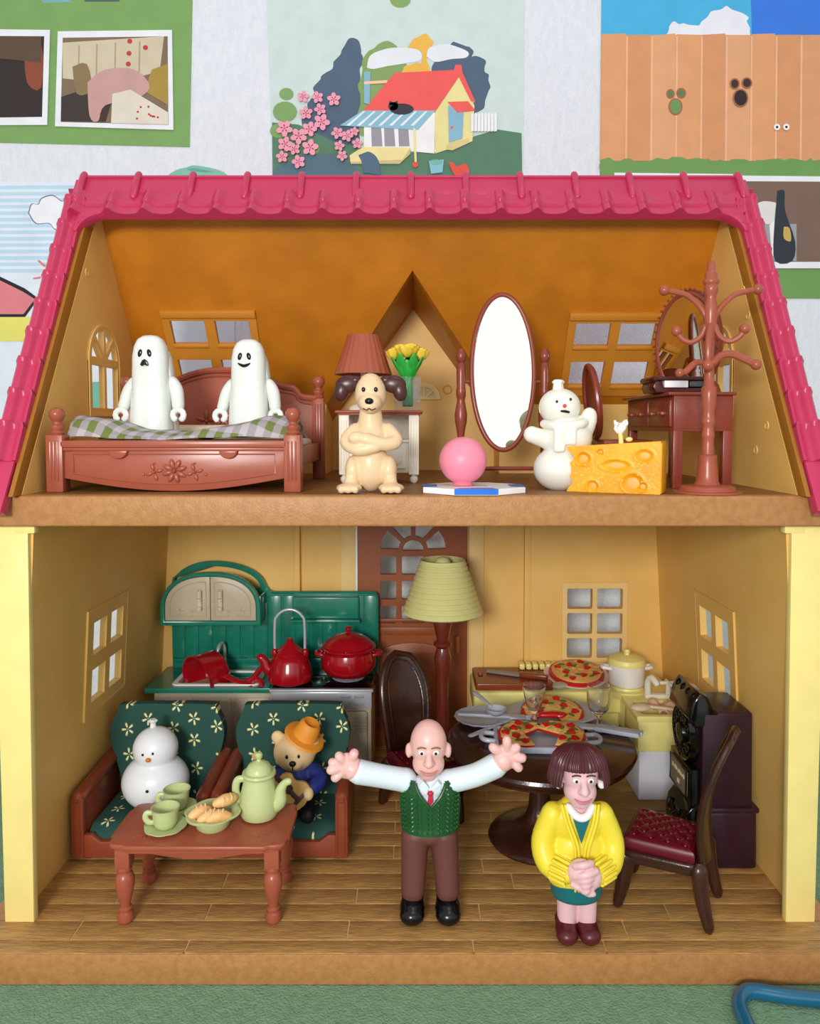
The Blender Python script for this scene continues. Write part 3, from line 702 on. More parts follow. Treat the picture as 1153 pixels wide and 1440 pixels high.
m = MB(); m.box(-bw/2+.07, bw/2-.07, .085, BY1-BY0-.075, .16, .255, .03, 3); m.build('mattress', CREAM, bed)
pm = MB(); pm.box(-.3, .3, -.12, .12, 0, .08, .04, 4, M=SC(1, 1, 1)); pil = pm.build('pillow', mat('cream_ribbed_cloth', '#efe6cb', .8, bump=.5, bscale=50, stretch=(1, 6, 1)), None, loc=(-1.16, .92, Z2+.255))
tag(pil, 'cream pillow on the bed between the two ghosts', 'pillow')
# checked blanket
def gingham():
    m = bpy.data.materials.new('olive_gingham_cloth'); m.use_nodes = True; nt = m.node_tree; b = nt.nodes['Principled BSDF']; b.inputs['Roughness'].default_value = .9
    tc = nt.nodes.new('ShaderNodeTexCoord'); mp = nt.nodes.new('ShaderNodeMapping'); mp.inputs['Rotation'].default_value = (0, 0, math.radians(12)); nt.links.new(tc.outputs['Object'], mp.inputs[0])
    sp = nt.nodes.new('ShaderNodeSeparateXYZ'); nt.links.new(mp.outputs[0], sp.inputs[0])
    def band(o, k):
        a = nt.nodes.new('ShaderNodeMath'); a.operation = 'MULTIPLY'; a.inputs[1].default_value = k; nt.links.new(o, a.inputs[0])
        f = nt.nodes.new('ShaderNodeMath'); f.operation = 'FRACT'; nt.links.new(a.outputs[0], f.inputs[0])
        g_ = nt.nodes.new('ShaderNodeMath'); g_.operation = 'LESS_THAN'; g_.inputs[1].default_value = .5; nt.links.new(f.outputs[0], g_.inputs[0]); return g_.outputs[0]
    x, y = band(sp.outputs[0], 12.5), band(sp.outputs[1], 10)
    ad = nt.nodes.new('ShaderNodeMath'); ad.operation = 'ADD'; nt.links.new(x, ad.inputs[0]); nt.links.new(y, ad.inputs[1])
    dv = nt.nodes.new('ShaderNodeMath'); dv.operation = 'DIVIDE'; dv.inputs[1].default_value = 2; nt.links.new(ad.outputs[0], dv.inputs[0])
    r_ = nt.nodes.new('ShaderNodeValToRGB'); r_.color_ramp.interpolation = 'CONSTANT'; e = r_.color_ramp.elements
    e[0].color = lin('#b9aeb4'); e[1].position = .3; e[1].color = lin('#9d9796'); q = e.new(.8); q.color = lin('#6e7a3a')
    nt.links.new(dv.outputs[0], r_.inputs[0]); nt.links.new(r_.outputs[0], b.inputs[0]); return m
def blk(u, v):
    x = -.56+1.14*u; y = .084+.50*v
    h = .254+.105*math.exp(-((x+.5)/.28)**2)*math.sin(PI*min(1, v*1.2+.08))+.105*math.exp(-((x-.42)/.24)**2)*math.sin(PI*min(1, v*1.1+.12))
    h += .012*math.sin(9*x+5*v)+.006*math.sin(23*x-9*v)
    h = .238+(h-.238)*min(1, .35+v*7)
    return (x, y, h+.014)
m = MB(); m.sheet(blk, 60, 22, (0, 0, .010)); bl = m.build('blanket', gingham(), None, smooth=60, loc=(bcx, BY0, Z2+.004))
tag(bl, 'green and lilac checked blanket draped across the foot of the bed', 'blanket')
# ---------------- ghosts
GW = mat('milky_white_plastic', '#e2e5df', .24, '#dadfd6', sss=.15, coat=.3); GG = mat('pale_glow_plastic', '#ece9d6', .3, sss=.2)
def se(a, n=3.0): c, s_ = abs(math.cos(a)), abs(math.sin(a)); return (c**n+s_**n)**(-1/n)
def ghost(label, x, Y, z, smile, rz=0, k=1.0):
    t = thing('ghost_figurine', label, 'figurine', (x, Y, z), rz, 'ghosts on the bed', None); t.scale = (k, k, k)
    m = MB(); prof = [(0, .0), (.118, .0), (.120, .01), (.112, .15), (.104, .26), (.101, .325), (.100, .37), (.098, .44), (.088, .495), (.070, .532), (.042, .552), (0, .558)]
    m.lathe(prof, 40, sx=1, sy=.72, rfun=lambda a, k: (se(a, 2.6)*(1+(.018*math.cos(9*a) if k < 5 else 0))), smooth=0); m.build('shroud', GG if False else GW, t)
    m = MB(); m.prism([(-.08, .01), (.125, .01), (.108, .31), (-.08, .31)], .02, .09, .01); m.build('back_panel', GG, t)
    m = MB(); m.prism([(-.095, .31), (.110, .31), (.112, .345), (.100, .43), (.085, .47), (-.07, .47), (-.09, .42)], .0, .078, .02); m.build('hood', GW, t)
    for sx in (-1, 1):
        a = blob('arm', [('t', [(sx*.105, .03, .30), (sx*.135, .02, .25), (sx*.155, -.01, .16)], [.036, .038, .034])], GW, t, .008, 2)
        m = MB(); c = Vector((sx*.163, -.035, .115))
        m.tube([(sx*.155, -.012, .155), (sx*.158, -.02, .14)], .018, 10)
        m.tube([(c.x+.030*math.sin(q), c.y, c.z+.030*math.cos(q)) for q in [math.radians(-145+290*i/10) for i in range(11)]], .0115, 8, flat=1.5); m.build('hand', GW, a)
    def fy(xx, zz): return -.072*(1-abs(xx/.115)**2.6)**(1/2.6)*(1.0 if zz < .45 else .93)
    for sx in (-1, 1): m = MB(); xx = -.006+sx*.026; m.ell((xx, fy(xx, .45)-.002, .452), (.0125, .006, .022), R('Y', sx*-14), 14, 8); m.build('eye', BLACK, t)
    m = MB()
    if smile: m.tube([(-.006+q*.034, fy(q*.034, .40)-.003, .398+.014*abs(q)**1.6) for q in (-1, -.6, -.2, .2, .6, 1)], [.004, .0075, .009, .009, .0075, .004], 8, 2, flat=1)
    else: m.prism([(-.027, .388), (-.019, .381), (-.010, .384), (-.004, .391), (.004, .384), (.013, .382), (.019, .388), (.012, .408), (-.002, .419), (-.015, .412)], -.085, -.070, .003)
    m.build('mouth', BLACK, t); return t
ghost('white ghost figurine with a frowning open mouth, left one on the bed', place(214, 600, .48, 0), .48, Z2+.275, False, -4, .97)
ghost('white ghost figurine with a smiling mouth, right one on the bed', place(351, 600, .52, 0), .52, Z2+.275, True, -4, .94)
# ---------------- nightstand with lamp and vase
NX = place(533, 600, .72, 0)
ns = thing('nightstand', 'cream toy nightstand with a brown top, behind the beige dog', 'nightstand', (NX, .68, Z2))
m = MB(); m.box(-.25, .25, 0, .36, .40, .418, .008, 3); m.box(-.235, .235, .01, .35, .390, .402, .004); m.build('top', TERRA, ns)
for sx in (-1, 1):
    for y0 in (.015, .285):
        m = MB(); m.box(min(sx*.17, sx*.228), max(sx*.17, sx*.228), y0, y0+.055, .05, .392, .004)
        m.lathe([(0, 0), (.014, .002), (.024, .018), (.024, .032), (.012, .046), (.014, .052), (0, .053)], 14, (sx*.199, y0+.028, 0)); lg = m.build('leg', CREAM, ns)
        if y0 < .1:
            m = MB()
            for q in (-.014, 0, .014): m.tube([(sx*.199+q, y0-.001, .08), (sx*.199+q, y0-.001, .36)], .004, 6)
            m.build('fluting', CREAM, lg)
m = MB(); m.box(-.18, .18, .03, .33, .06, .24, .004); m.box(-.18, .18, .31, .33, .24, .392); m.box(-.18, .18, .02, .33, .235, .25, .003); m.build('body', CREAM, ns)
m = MB(); m.box(-.155, .155, .012, .035, .085, .215, .006); m.prism([(-.11, .11), (.11, .11), (.13, .13), (.13, .17), (.11, .19), (-.11, .19), (-.13, .17), (-.13, .13)], .002, .014, .004); m.ell((0, -.008, .15), (.016, .016, .016)); m.build('drawer', CREAM, ns)
ZN = Z2+.419
LX = place(511, 560, .86, 0)
tl = thing('table_lamp', 'table lamp with a brown pleated shade on the nightstand', 'lamp', (LX, .86, ZN))
m = MB(); m.lathe([(0, 0), (.085, 0), (.088, .012), (.07, .03), (.03, .045), (.022, .08), (.034, .12), (.03, .16), (.016, .19), (.016, .24), (0, .241)], 28); m.build('base', CREAM, tl)
m = MB(); m.lathe([(.086, .44), (.088, .442), (.165, .212), (.160, .210), (.083, .436)], 96, rfun=lambda a, k: 1+.035*(1-abs(((a*24/(2*PI)) % 1)*2-1)), c=(0, 0, 0)); m.build('lamp_shade', TERRA, tl)
VX = place(573, 560, .80, 0)
va = thing('vase', 'square clear plastic vase on the nightstand, holding flowers', 'vase', (VX, .80, ZN))
GLASS = mat('clear_plastic', '#f4f6fa', .06, trans=.95, ior=1.3)
m = MB(); a, b_ = .078, .066
vs = [(x, y, z) for z, s_ in ((0, a*.92), (.19, a)) for x, y in ((-s_, -s_), (s_, -s_), (s_, s_), (-s_, s_))]+[(x, y, z) for z, s_ in ((.03, b_*.92), (.19, b_)) for x, y in ((-s_, -s_), (s_, -s_), (s_, s_), (-s_, s_))]
fs = [(3, 2, 1, 0), (8, 9, 10, 11)]
for i in range(4): j = (i+1) % 4; fs += [(i, j, 4+j, 4+i), (8+j, 8+i, 12+i, 12+j), (4+i, 4+j, 12+j, 12+i)]
m.add(vs, fs); m.build('glass_body', GLASS, va, smooth=20)
bq = thing('bouquet', 'bunch of yellow flowers with green leaves in the clear vase', 'flowers', (VX, .80, ZN+.032))
GRN = mat('bright_green_plastic', '#2fae3c', .35, '#279a38'); YEL = mat('yellow_flower_plastic', '#f0d64a', .4, '#e8c23a')
m = MB()
for k in range(7):
    a = 2*PI*k/7; m.tube([(.022*math.cos(a), .022*math.sin(a), 0), (.02*math.cos(a), .02*math.sin(a), .15), (.045*math.cos(a), .04*math.sin(a), .25)], [.011, .012, .012], 8, 2)
m.build('stems', GRN, bq)
for k in range(14):
    a = 2*PI*k/14+.2; up_ = .20+.035*(k % 2); rr = .052+.02*(k % 2)
    m = MB(); m.ell((0, 0, 0), (.008, .026, .062), None, 10, 8); m.build('leaf', GRN, bq, loc=(rr*math.cos(a), rr*.8*math.sin(a), up_), rot=Euler((0, math.radians(22+6*(k % 2)), a), 'XYZ'))
for cx, cy, cz, q in ((-.080, .0, .292, 1.05), (.0, -.035, .305, 1.45), (.080, 0, .292, 1.1), (.02, .06, .325, 1.2), (-.04, .05, .32, 1.2)):
    m = MB(); m.lathe([(0, -.035), (.018*q, -.03), (.036*q, -.005), (.044*q, .018), (.030*q, .012), (.032*q, .028), (.018*q, .020), (.018*q, .034), (0, .028)], 36, (cx, cy, cz), rfun=lambda a, k: 1+.13*math.cos(7*a+k*1.1)); m.build('flower', YEL, bq, smooth=60)
# ---------------- dog figurine
DG = mat('beige_vinyl', '#e6c9a0', .35, '#e2c398', sss=.05); DE = mat('dark_brown_vinyl', '#46211d', .3)
dog = thing('dog_figurine', 'beige dog figurine with dark brown ears sitting upright before the nightstand', 'figurine', (place(521, 690, .12, 0), .15, Z2))
B = [('e', (0, 0, .135), (.088, .085, .135)), ('e', (0, -.005, .27), (.080, .072, .09)), ('t', [(0, 0, .30), (0, 0, .40)], [.07, .055]),
     ('e', (-.085, -.02, .11), (.042, .06, .075)), ('e', (.09, -.02, .11), (.042, .06, .075)),
     ('t', [(-.09, -.04, .08), (-.095, -.06, .03)], [.035, .035]), ('t', [(.095, -.04, .08), (.10, -.06, .03)], [.035, .035]),
     ('e', (-.10, -.085, .026), (.064, .062, .026)), ('e', (.105, -.085, .026), (.064, .062, .026)),
     ('t', [(-.075, 0, .31), (-.115, -.04, .25), (-.05, -.09, .215), (.03, -.095, .23)], [.036, .037, .033, .03]),
     ('t', [(.085, 0, .31), (.125, -.04, .255), (.07, -.085, .24), (-.02, -.10, .265)], [.036, .037, .033, .032]), ('e', (-.06, -.10, .27), (.045, .028, .032))]
for q in (-.028, 0, .028): B += [('e', (-.10+q*1.2, -.135, .022), (.018, .02, .02)), ('e', (.105+q*1.2, -.135, .022), (.018, .02, .02))]
blob('body', B, DG, dog, .007, 3)
hd_ = blob('head', [('e', (0, .0, .485), (.078, .082, .100)), ('e', (0, -.055, .44), (.058, .065, .05)), ('e', (0, -.08, .425), (.045, .045, .036)), ('e', (0, .0, .54), (.055, .06, .05))], DG, dog, .007, 3)
for sx in (-1, 1):
    m = MB(); m.ell((sx*.115, .01, .535), (.062, .022, .045), R('Y', sx*8), 18, 10); m.ell((sx*.145, .005, .50), (.036, .022, .05), R('Y', sx*-12), 16, 10); m.ell((sx*.075, .01, .555), (.03, .018, .022)); m.build('ear', DE, hd_)
    m = MB(); m.ell((sx*.030, -.078, .505), (.0095, .006, .012)); m.build('eye', BLACK, hd_)
m = MB(); m.ell((0, -.122, .447), (.021, .016, .016)); m.build('nose', BLACK, hd_)
m = MB(); m.tube([(-.03, -.112, .412), (-.012, -.124, .404), (0, -.127, .412), (.012, -.124, .404), (.03, -.112, .412)], .0028, 6, 3); m.build('mouth', DE, hd_)
# ---------------- standing mirror
MY = .72
mx = (place(648, 600, MY, 0)+place(765, 600, MY, 0))/2; mw_ = (place(765, 600, MY, 0)-place(648, 600, MY, 0))/2
mi = thing('standing_mirror', 'tall oval mirror in a brown swivel frame between the dog and the waxy snowman', 'mirror', (mx, MY, Z2)); PS = (at(700, 490, MY).z-Z2)/.782
pp = [(0, .03), (.02, .03), (.030, .05), (.024, .08), (.022, .13), (.026, .20), (.022, .225), (.030, .235), (.030, .25), (.022, .262), (.030, .31), (.042, .36), (.044, .40), (.034, .45), (.026, .48), (.030, .50), (.034, .505), (.034, .54), (.030, .56), (.032, .64), (.030, .69), (.022, .70), (.032, .712), (.037, .735), (.034, .76), (.02, .778), (0, .782)]
for sx in (-1, 1):
    m = MB(); m.lathe([(a*.82, b*PS) for a, b in pp], 20, (sx*mw_, 0, 0)); m.build('post', MAHOG, mi)
    m = MB(); m.tube([(sx*mw_, -.03, .016), (sx*mw_, -.015, .03), (sx*mw_, .01, .04), (sx*mw_, .09, .03), (sx*mw_, .15, .016)], [.015, .015, .022, .015, .015], 10, 4); m.build('foot', MAHOG, mi)
    m = MB(); m.tube([(sx*(mw_-.06), -.0, .58), (sx*(mw_-.02), 0, .58)], .010, 8); m.build('pivot', MAHOG, mi)
m = MB(); m.tube([(-mw_, 0, .085), (mw_, 0, .085)], .012, 10); m.build('crossbar', MAHOG, mi)
ex, ez = 47/ppu(MY, 2.8)-.013, 113/ppu(MY, 2.8)-.013; Mt = T(0, 0, at(700, 523, MY).z-Z2) @ R('X', -6)
pts = [(ex*math.cos(a), 0, ez*math.sin(a)) for a in [2*PI*k/72 for k in range(73)]]
m = MB(); m.tube(pts, .0145, 10, M=Mt, cap=False); m.prism([(ex*math.cos(a), ez*math.sin(a)) for a in [2*PI*k/64 for k in range(64)]], .004, .018, 0, M=Mt); mf = m.build('mirror_frame', MAHOG, mi, smooth=45)
m = MB(); m.prism([((ex-.006)*math.cos(a), (ez-.006)*math.sin(a)) for a in [2*PI*k/64 for k in range(64)]], -.004, .003, .002, M=Mt); m.build('mirror_glass', mat('mirror_silver', '#dde0d2', .02, '#dde0d2', metal=1), mi, smooth=20)
# ---------------- pink ball, card
cdx = place(665, 690, .16, 0)
card = thing('octagonal_card', 'flat octagonal white and blue plastic case under the pink ball', 'case', (cdx, .165, Z2))
BLUE = mat('cobalt_blue_plastic', '#1f6fd0', .3)
oc = [(.25*math.cos(math.radians(22.5+45*k))/math.cos(math.radians(22.5)), .22*math.sin(math.radians(22.5+45*k))/math.cos(math.radians(22.5))) for k in range(8)]
m = MB(); m.prism(oc, 0, .030, .004, plane='XY'); m.build('case_body', WHITE, card, smooth=20)
m = MB()
a, b_ = oc[5], oc[6]
for i0, i1 in ((5, 6), (3, 4), (7, 0)):
    p, q = Vector(oc[i0]+(0,)), Vector(oc[i1]+(0,)); c1, c2 = p*.72, q*.72
    o_ = 1.006
    vs = [(p.x*o_, p.y*o_, .003), (q.x*o_, q.y*o_, .003), (q.x*o_, q.y*o_, .0315), (p.x*o_, p.y*o_, .0315), (c1.x, c1.y, .0315), (c2.x, c2.y, .0315)]
    m.add(vs, [(0, 1, 2, 3), (3, 2, 5, 4)])
m.build('blue_stripe', BLUE, card, smooth=0, fixn=False)
m = MB(); m.box(-.05, .07, -.02, .0, .030, .0312); m.build('printed_band', mat('violet_ink', '#6d5a9c', .5), card)
pb = thing('ball_figurine', 'plain pink ball figurine standing on the octagonal case', 'figurine', (place(651, 660, .17, 0), .17, Z2+.032))
PK = mat('bubblegum_pink_vinyl', '#f08ea2', .4, '#ee889e'); m = MB(); m.lathe([(0, 0), (.05, 0), (.054, .006), (.046, .012)]+[(.119*math.sin(t), .124-.118*math.cos(t)) for t in [math.radians(24+156*k/20) for k in range(20)]]+[(0, .242)], 48); m.build('ball', PK, pb)
m = MB(); m.lathe([(0, .0), (.05, 0), (.05, .005), (0, .0052)], 24); m.build('ball_foot', mat('rose_clear_plastic', '#e08aa0', .2), pb)
# ---------------- waxy snowman
WAX = mat('translucent_candle_wax', '#eceadf', .38, '#e6e5d6', sss=.35, coat=.05); WICK = mat('white_wick_cotton', '#f2f1ee', .9, bump=.6, bscale=60)
RED = mat('red_orange_paint', '#e0502a', .4)
s2 = thing('snowman_candle', 'milky snowman candle with raised arms and scarf, left of the cheese', 'candle', (place(793, 690, .27, 0), .30, Z2)); s2.scale = (1.02, 1, .98)
blob('body', [('e', (-.015, 0, .11), (.135, .13, .12)), ('e', (.015, 0, .275), (.130, .12, .115)), ('t', [(0, 0, .33), (-.01, 0, .38)], [.085, .08]),
              ('t', [(-.08, -.02, .26), (-.15, -.03, .285)], [.05, .045]), ('e', (-.165, -.03, .29), (.042, .04, .045)), ('t', [(.10, 0, .30), (.125, -.02, .37)], [.05, .042]), ('e', (.125, -.02, .385), (.04, .04, .048))], WAX, s2, .009, 3)
h_ = blob('head', [('e', (-.02, 0, .435), (.105, .10, .098))], WAX, s2, .009, 1)
sc_ = [('t', [(-.10, -.02, .345), (-.06, -.09, .335), (0, -.105, .335), (.07, -.09, .345), (.10, -.02, .36), (.07, .07, .36), (-.06, .08, .35), (-.10, -.02, .345)], [.024]*8), ('b', (-.07, -.012, -.128, -.095, .20, .335), .012), ('b', (-.008, .045, -.126, -.09, .235, .33), .012)]; blob('scarf', sc_, WAX, s2, .007, 3)
m = MB(); m.lathe([(0, 0), (.026, 0), (.022, .03), (.03, .04), (.02, .052), (0, .055)], 12, (-.03, 0, .525), rfun=lambda a, k: 1+.15*math.cos(5*a)); m.build('wick', WICK, s2)
for x, z in ((-.052, .460), (.016, .472)): m = MB(); m.ell((x, -.095, z), (.0065, .005, .0075), None, 10, 6); m.build('eye', BLACK, h_)
m = MB(); m.ell((-.015, -.104, .438), (.010, .010, .010), None, 12, 8); m.build('nose', RED, h_)
m = MB(); m.tube([(-.030, -.098, .411), (-.012, -.101, .410), (.006, -.101, .406)], [.005, .007, .006], 8); m.build('mouth', BLACK, h_)
# ---------------- cheese
CH = mat('cheese_yellow_wax', '#f2b51e', .38, '#e89c10', 5, .2, 60, sss=.1); CHP = mat('pale_cheese_hole', '#eab358', .5)
cr = [(.075, .165, .034, .030), (.225, .135, .062, .026), (.30, .05, .045, .045), (.23, .05, .0, .0), (.35, .185, .038, .028), (.12, .03, .026, .026), (.345, .035, .020, .02), (.155, .20, .014, .012), (.03, .10, 0, 0)]
def chf(u, v):
    x = .42*u; z = (.225+.03*u)*v; y = 0
    for cx, cz, a, b in cr:
        if a:
            d = ((x-cx)/a)**2+((z-cz)/b)**2
            if d < 1: y += .02*(1-d)**.7
            elif d < 1.7: y -= .004*(1-abs(d-1.35)/.35)
    if u < .001 and 0: pass
    bite = .05*math.exp(-((z-.165)/.02)**2)*0
    x += (1-u)**14*(.035*math.exp(-((z-.17)/.028)**2)+.03*math.exp(-((z-.05)/.03)**2))
    return (x, y, z)
ca = thing('cheese_candle', 'yellow cheese-block candle with holes and a frayed wick', 'candle', (place(797, 695, .17, 0), .185, Z2), -26); ca.scale = (1.08, 1, 1)
m = MB(); m.sheet(chf, 84, 44, (.0, .17, 0)); m.box(.415, .425, .004, .166, .003, .246, .003); m.build('block', CH, ca, smooth=50)
m = MB()
for i in range(70):
    a = random.uniform(.03, .4); b_ = random.uniform(.02, .15); v = b_/(.225+.03*a/.42); q = chf(a/.42, v)
    if abs(q[1]) < .002: m.ell((q[0], q[1]+.001, q[2]), (.0045, .003, .0045), None, 6, 4)
sp_ = m.build('wax_bubbles', mat('pale_wax_speck', '#f5cf6a', .4), ca); sp_['kind'] = 'stuff'
for cx, cz, a, b_ in cr:
    if a: m = MB(); m.ell((cx, .0165, cz), (a*.72, .006, b_*.72), None, 16, 8); m.build('hole', CHP, ca)
m = MB(); m.tube([(.235, .08, .23), (.232, .08, .27), (.228, .08, .30)], [.012, .01, .009], 8); m.ell((.27, .08, .262), (.016, .014, .012)); m.build('wick_stub', mat('pale_yellow_wax', '#efe08a', .4), ca)
m = MB()
for i in range(14): a = random.random()*6.28; m.tube([(.228, .08, .29), (.228+.02*math.cos(a), .08+.015*math.sin(a), .315), (.232+.028*math.cos(a+1), .08+.02*math.sin(a+1), .335+.02*random.random())], [.007, .009, .006], 6, 2)
m.build('wick', WICK, ca)
# ---------------- dressing table
dt = thing('dressing_table', 'mahogany brown dressing table with drawers against the right attic wall', 'table', (1.375, .34, Z2))
dw, dd, dz = .31, .86, .505
m = MB(); m.box(-.035, dw+.01, -.02, dd+.01, dz-.018, dz, .007, 3); m.build('top', MAHOG, dt)
m = MB(); m.box(.0, dw, .0, dd, .30, dz-.018, .004); m.box(.012, dw-.012, -.003, .004, .315, .47, .002); m.build('carcass', MAHOG, dt)
for y0, y1 in ((.03, .39), (.41, .80)):
    m = MB(); m.box(-.012, .01, y0, y1, .325, .465, .004); dr_ = m.build('drawer', MAHOG, dt)
    for yc in ((y0+y1)/2-.09, (y0+y1)/2+.09):
        m = MB(); m.tube([(-.012, yc-.03, .395), (-.032, yc-.03, .395), (-.032, yc+.03, .395), (-.012, yc+.03, .395)], .007, 8, 2); m.ell((-.03, yc-.03, .395), (.012, .012, .012), None, 8, 6); m.ell((-.03, yc+.03, .395), (.012, .012, .012), None, 8, 6); m.build('handle', TERRA, dr_)
for x0 in (.0, dw-.05):
    for y0 in (.0, dd-.05): m = MB(); m.box(x0, x0+.05, y0, y0+.05, 0, .31, .005); m.build('leg', MAHOG, dt)
# oval mirror on it, facing left
cyy, cz_ = .40, dz+.285; MZ = T(.17, .30, 0) @ R('Z', 30) @ T(-.19, -.40, 0)
el = lambda a, ry, rz_: (cyy+ry*math.cos(a), cz_+rz_*math.sin(a))
m = MB(); m.prism([el(2*PI*k/48, .22, .295) for k in range(48)], .175, .215, .006, plane='YZ', M=MZ); m.tube([(.172,)+el(2*PI*k/48, .20, .272) for k in range(49)], .014, 8, cap=False, M=MZ); mr = m.build('mirror_frame', MAHOG, dt)
m = MB()
for k in range(44): m.ell((.165,)+el(2*PI*k/44, .222, .298), (.008, .008, .008), None, 6, 5)
bmesh.ops.transform(m.bm, matrix=MZ, verts=m.bm.verts[:]); q = m.build('beading', MAHOG, mr); q['kind'] = 'stuff'
m = MB(); m.prism([el(2*PI*k/48, .19, .26) for k in range(48)], .168, .174, .001, plane='YZ', M=MZ); m.build('mirror_glass', MATS['mirror_silver'], dt, smooth=20)
m = MB(); m.prism([(.20, dz), (.60, dz), (.58, dz+.05), (.52, dz+.10), (.28, dz+.10), (.22, dz+.05)], .195, .235, .005, plane='YZ', M=MZ); m.build('mirror_stand', MAHOG, dt)
# case and paper on the dressing table
bx_ = thing('jewel_case', 'dark brown case with white pages lying on the dressing table', 'case', (1.36, .40, Z2+dz+.001))
m = MB(); m.prism([(-.06, .0), (.20, .0), (.215, .012), (.20, .024), (.02, .022), (-.02, .028), (-.03, .06), (-.065, .058), (-.075, .03)], 0, .22, .004); m.box(-.072, .235, -.004, .226, .062, .084, .009, 3); m.tube([(-.066, 0, .070), (-.066, .22, .070)], .016, 10); m.build('cover', mat('oxblood_plastic', '#4a1c16', .25), bx_)
m = MB(); m.box(-.015, .11, .004, .2, .026, .062, .002); m.build('page_block', WHITE, bx_)
m = MB(); m.box(.12, .22, .004, .21, .03, .060, .003); m.build('dark_tray', mat('smoky_grey_plastic', '#46474a', .3), bx_)
m = MB(); m.box(-.03, .05, .22, .36, 0, .003); ps = m.build('paper_slip', WHITE, None, loc=(1.375, .43, Z2+dz+.001)); tag(ps, 'white paper slip behind the dark case on the dressing table', 'paper')
# ---------------- vanity chair seen edge-on
vc = thing('vanity_chair', 'brown oval-backed chair seen edge-on between snowman and dressing table', 'chair', (1.225, .80, Z2), 0)
m = MB(); Mb = T(-.135, 0, .26) @ R('Y', -7)
m.prism([(.15*math.cos(a), .21+.21*math.sin(a)) for a in [2*PI*k/40 for k in range(40)]], -.012, .012, .004, plane='YZ', M=Mb); bk_ = m.build('backrest', MAHOG, vc)
m = MB(); m.tube([(-.012, .15*math.cos(a), .21+.21*math.sin(a)) for a in [2*PI*k/40 for k in range(41)]], .017, 8, M=Mb, cap=False); m.build('backrest_rim', MAHOG, bk_)
m = MB(); m.box(-.14, .15, -.15, .15, .215, .25, .015, 3); m.build('seat', MAHOG, vc)
for sx in (-1, 1):
    for sy in (-1, 1): m = MB(); m.tube([(sx*.115, sy*.12, .22), (sx*.13, sy*.135, .012)], [.022, .013], 10); m.build('leg', MAHOG, vc)
# ---------------- coat rack
RY = .115; rx_ = place(994, 690, RY, 0)
cr_ = thing('coat_rack', 'terracotta brown coat rack with ball-tipped hooks at the right of the attic', 'coat rack', (rx_, RY, Z2))
K = 1/4.235/286
raw = [(1410, 250), (1400, 245), (1396, 205), (1380, 200), (1368, 185), (1362, 95), (1340, 80), (1300, 66), (1240, 60), (1200, 58), (1188, 60), (1180, 40), (1150, 40), (1120, 38), (1095, 36), (1080, 40), (1060, 42), (1040, 36), (1015, 36), (1000, 42), (985, 46), (970, 40), (930, 38), (890, 46), (830, 48), (785, 46), (772, 34), (700, 32), (600, 27), (500, 28), (460, 31), (420, 36), (360, 44), (310, 42), (265, 32), (240, 34), (220, 45), (195, 45), (182, 40), (170, 50), (155, 50), (140, 38), (118, 42), (105, 30), (95, 27), (60, 25), (45, 20), (40, 0)]
m = MB(); m.lathe([(0, 0)]+[(r*K*(.80 if r > 70 else .92), (1410-y)*K) for y, r in raw], 32, rfun=None); m.build('pole', TERRA, cr_, smooth=50)
zz = lambda y: (1410-y)*K
xx = lambda x: (x-505)*K
def arm(pts, rot, r=.0135, ball=.026, fl=1):
    m = MB(); P = [(xx(505+p[0]), p[2] if len(p) > 2 else 0, zz(p[1])) for p in pts]
    m.tube(P, [r]*len(P), 10, 5, M=R('Z', rot)); 
    if ball: m.ell(P[-1], (ball,)*3, None, 16, 10) if rot == 0 else m.ell(tuple(R('Z', rot) @ Vector(P[-1])), (ball,)*3, None, 16, 10)
    m.build('hook', TERRA, cr_)
up = [(25, 370), (60, 310), (130, 245), (200, 222), (270, 210)]
lo = [(25, 420), (50, 480), (105, 515), (160, 490), (188, 446)]
up2 = [(25, 370), (75, 310), (165, 245), (250, 225), (322, 216)]
arm(up, -4); arm(up, 176); arm(lo, -20); arm(lo, 165)
arm([(20, 640), (60, 600), (120, 590), (190, 620), (255, 655)], -16, .019, .026)
arm([(22, 420), (70, 470), (110, 520), (120, 600), (110, 660)], -115, .015, .027)
arm([(22, 560), (60, 600), (110, 570), (130, 520), (120, 470)], 80, .014, .022); arm([(22, 640), (90, 640), (150, 690), (190, 700)], 190, .016, .022)
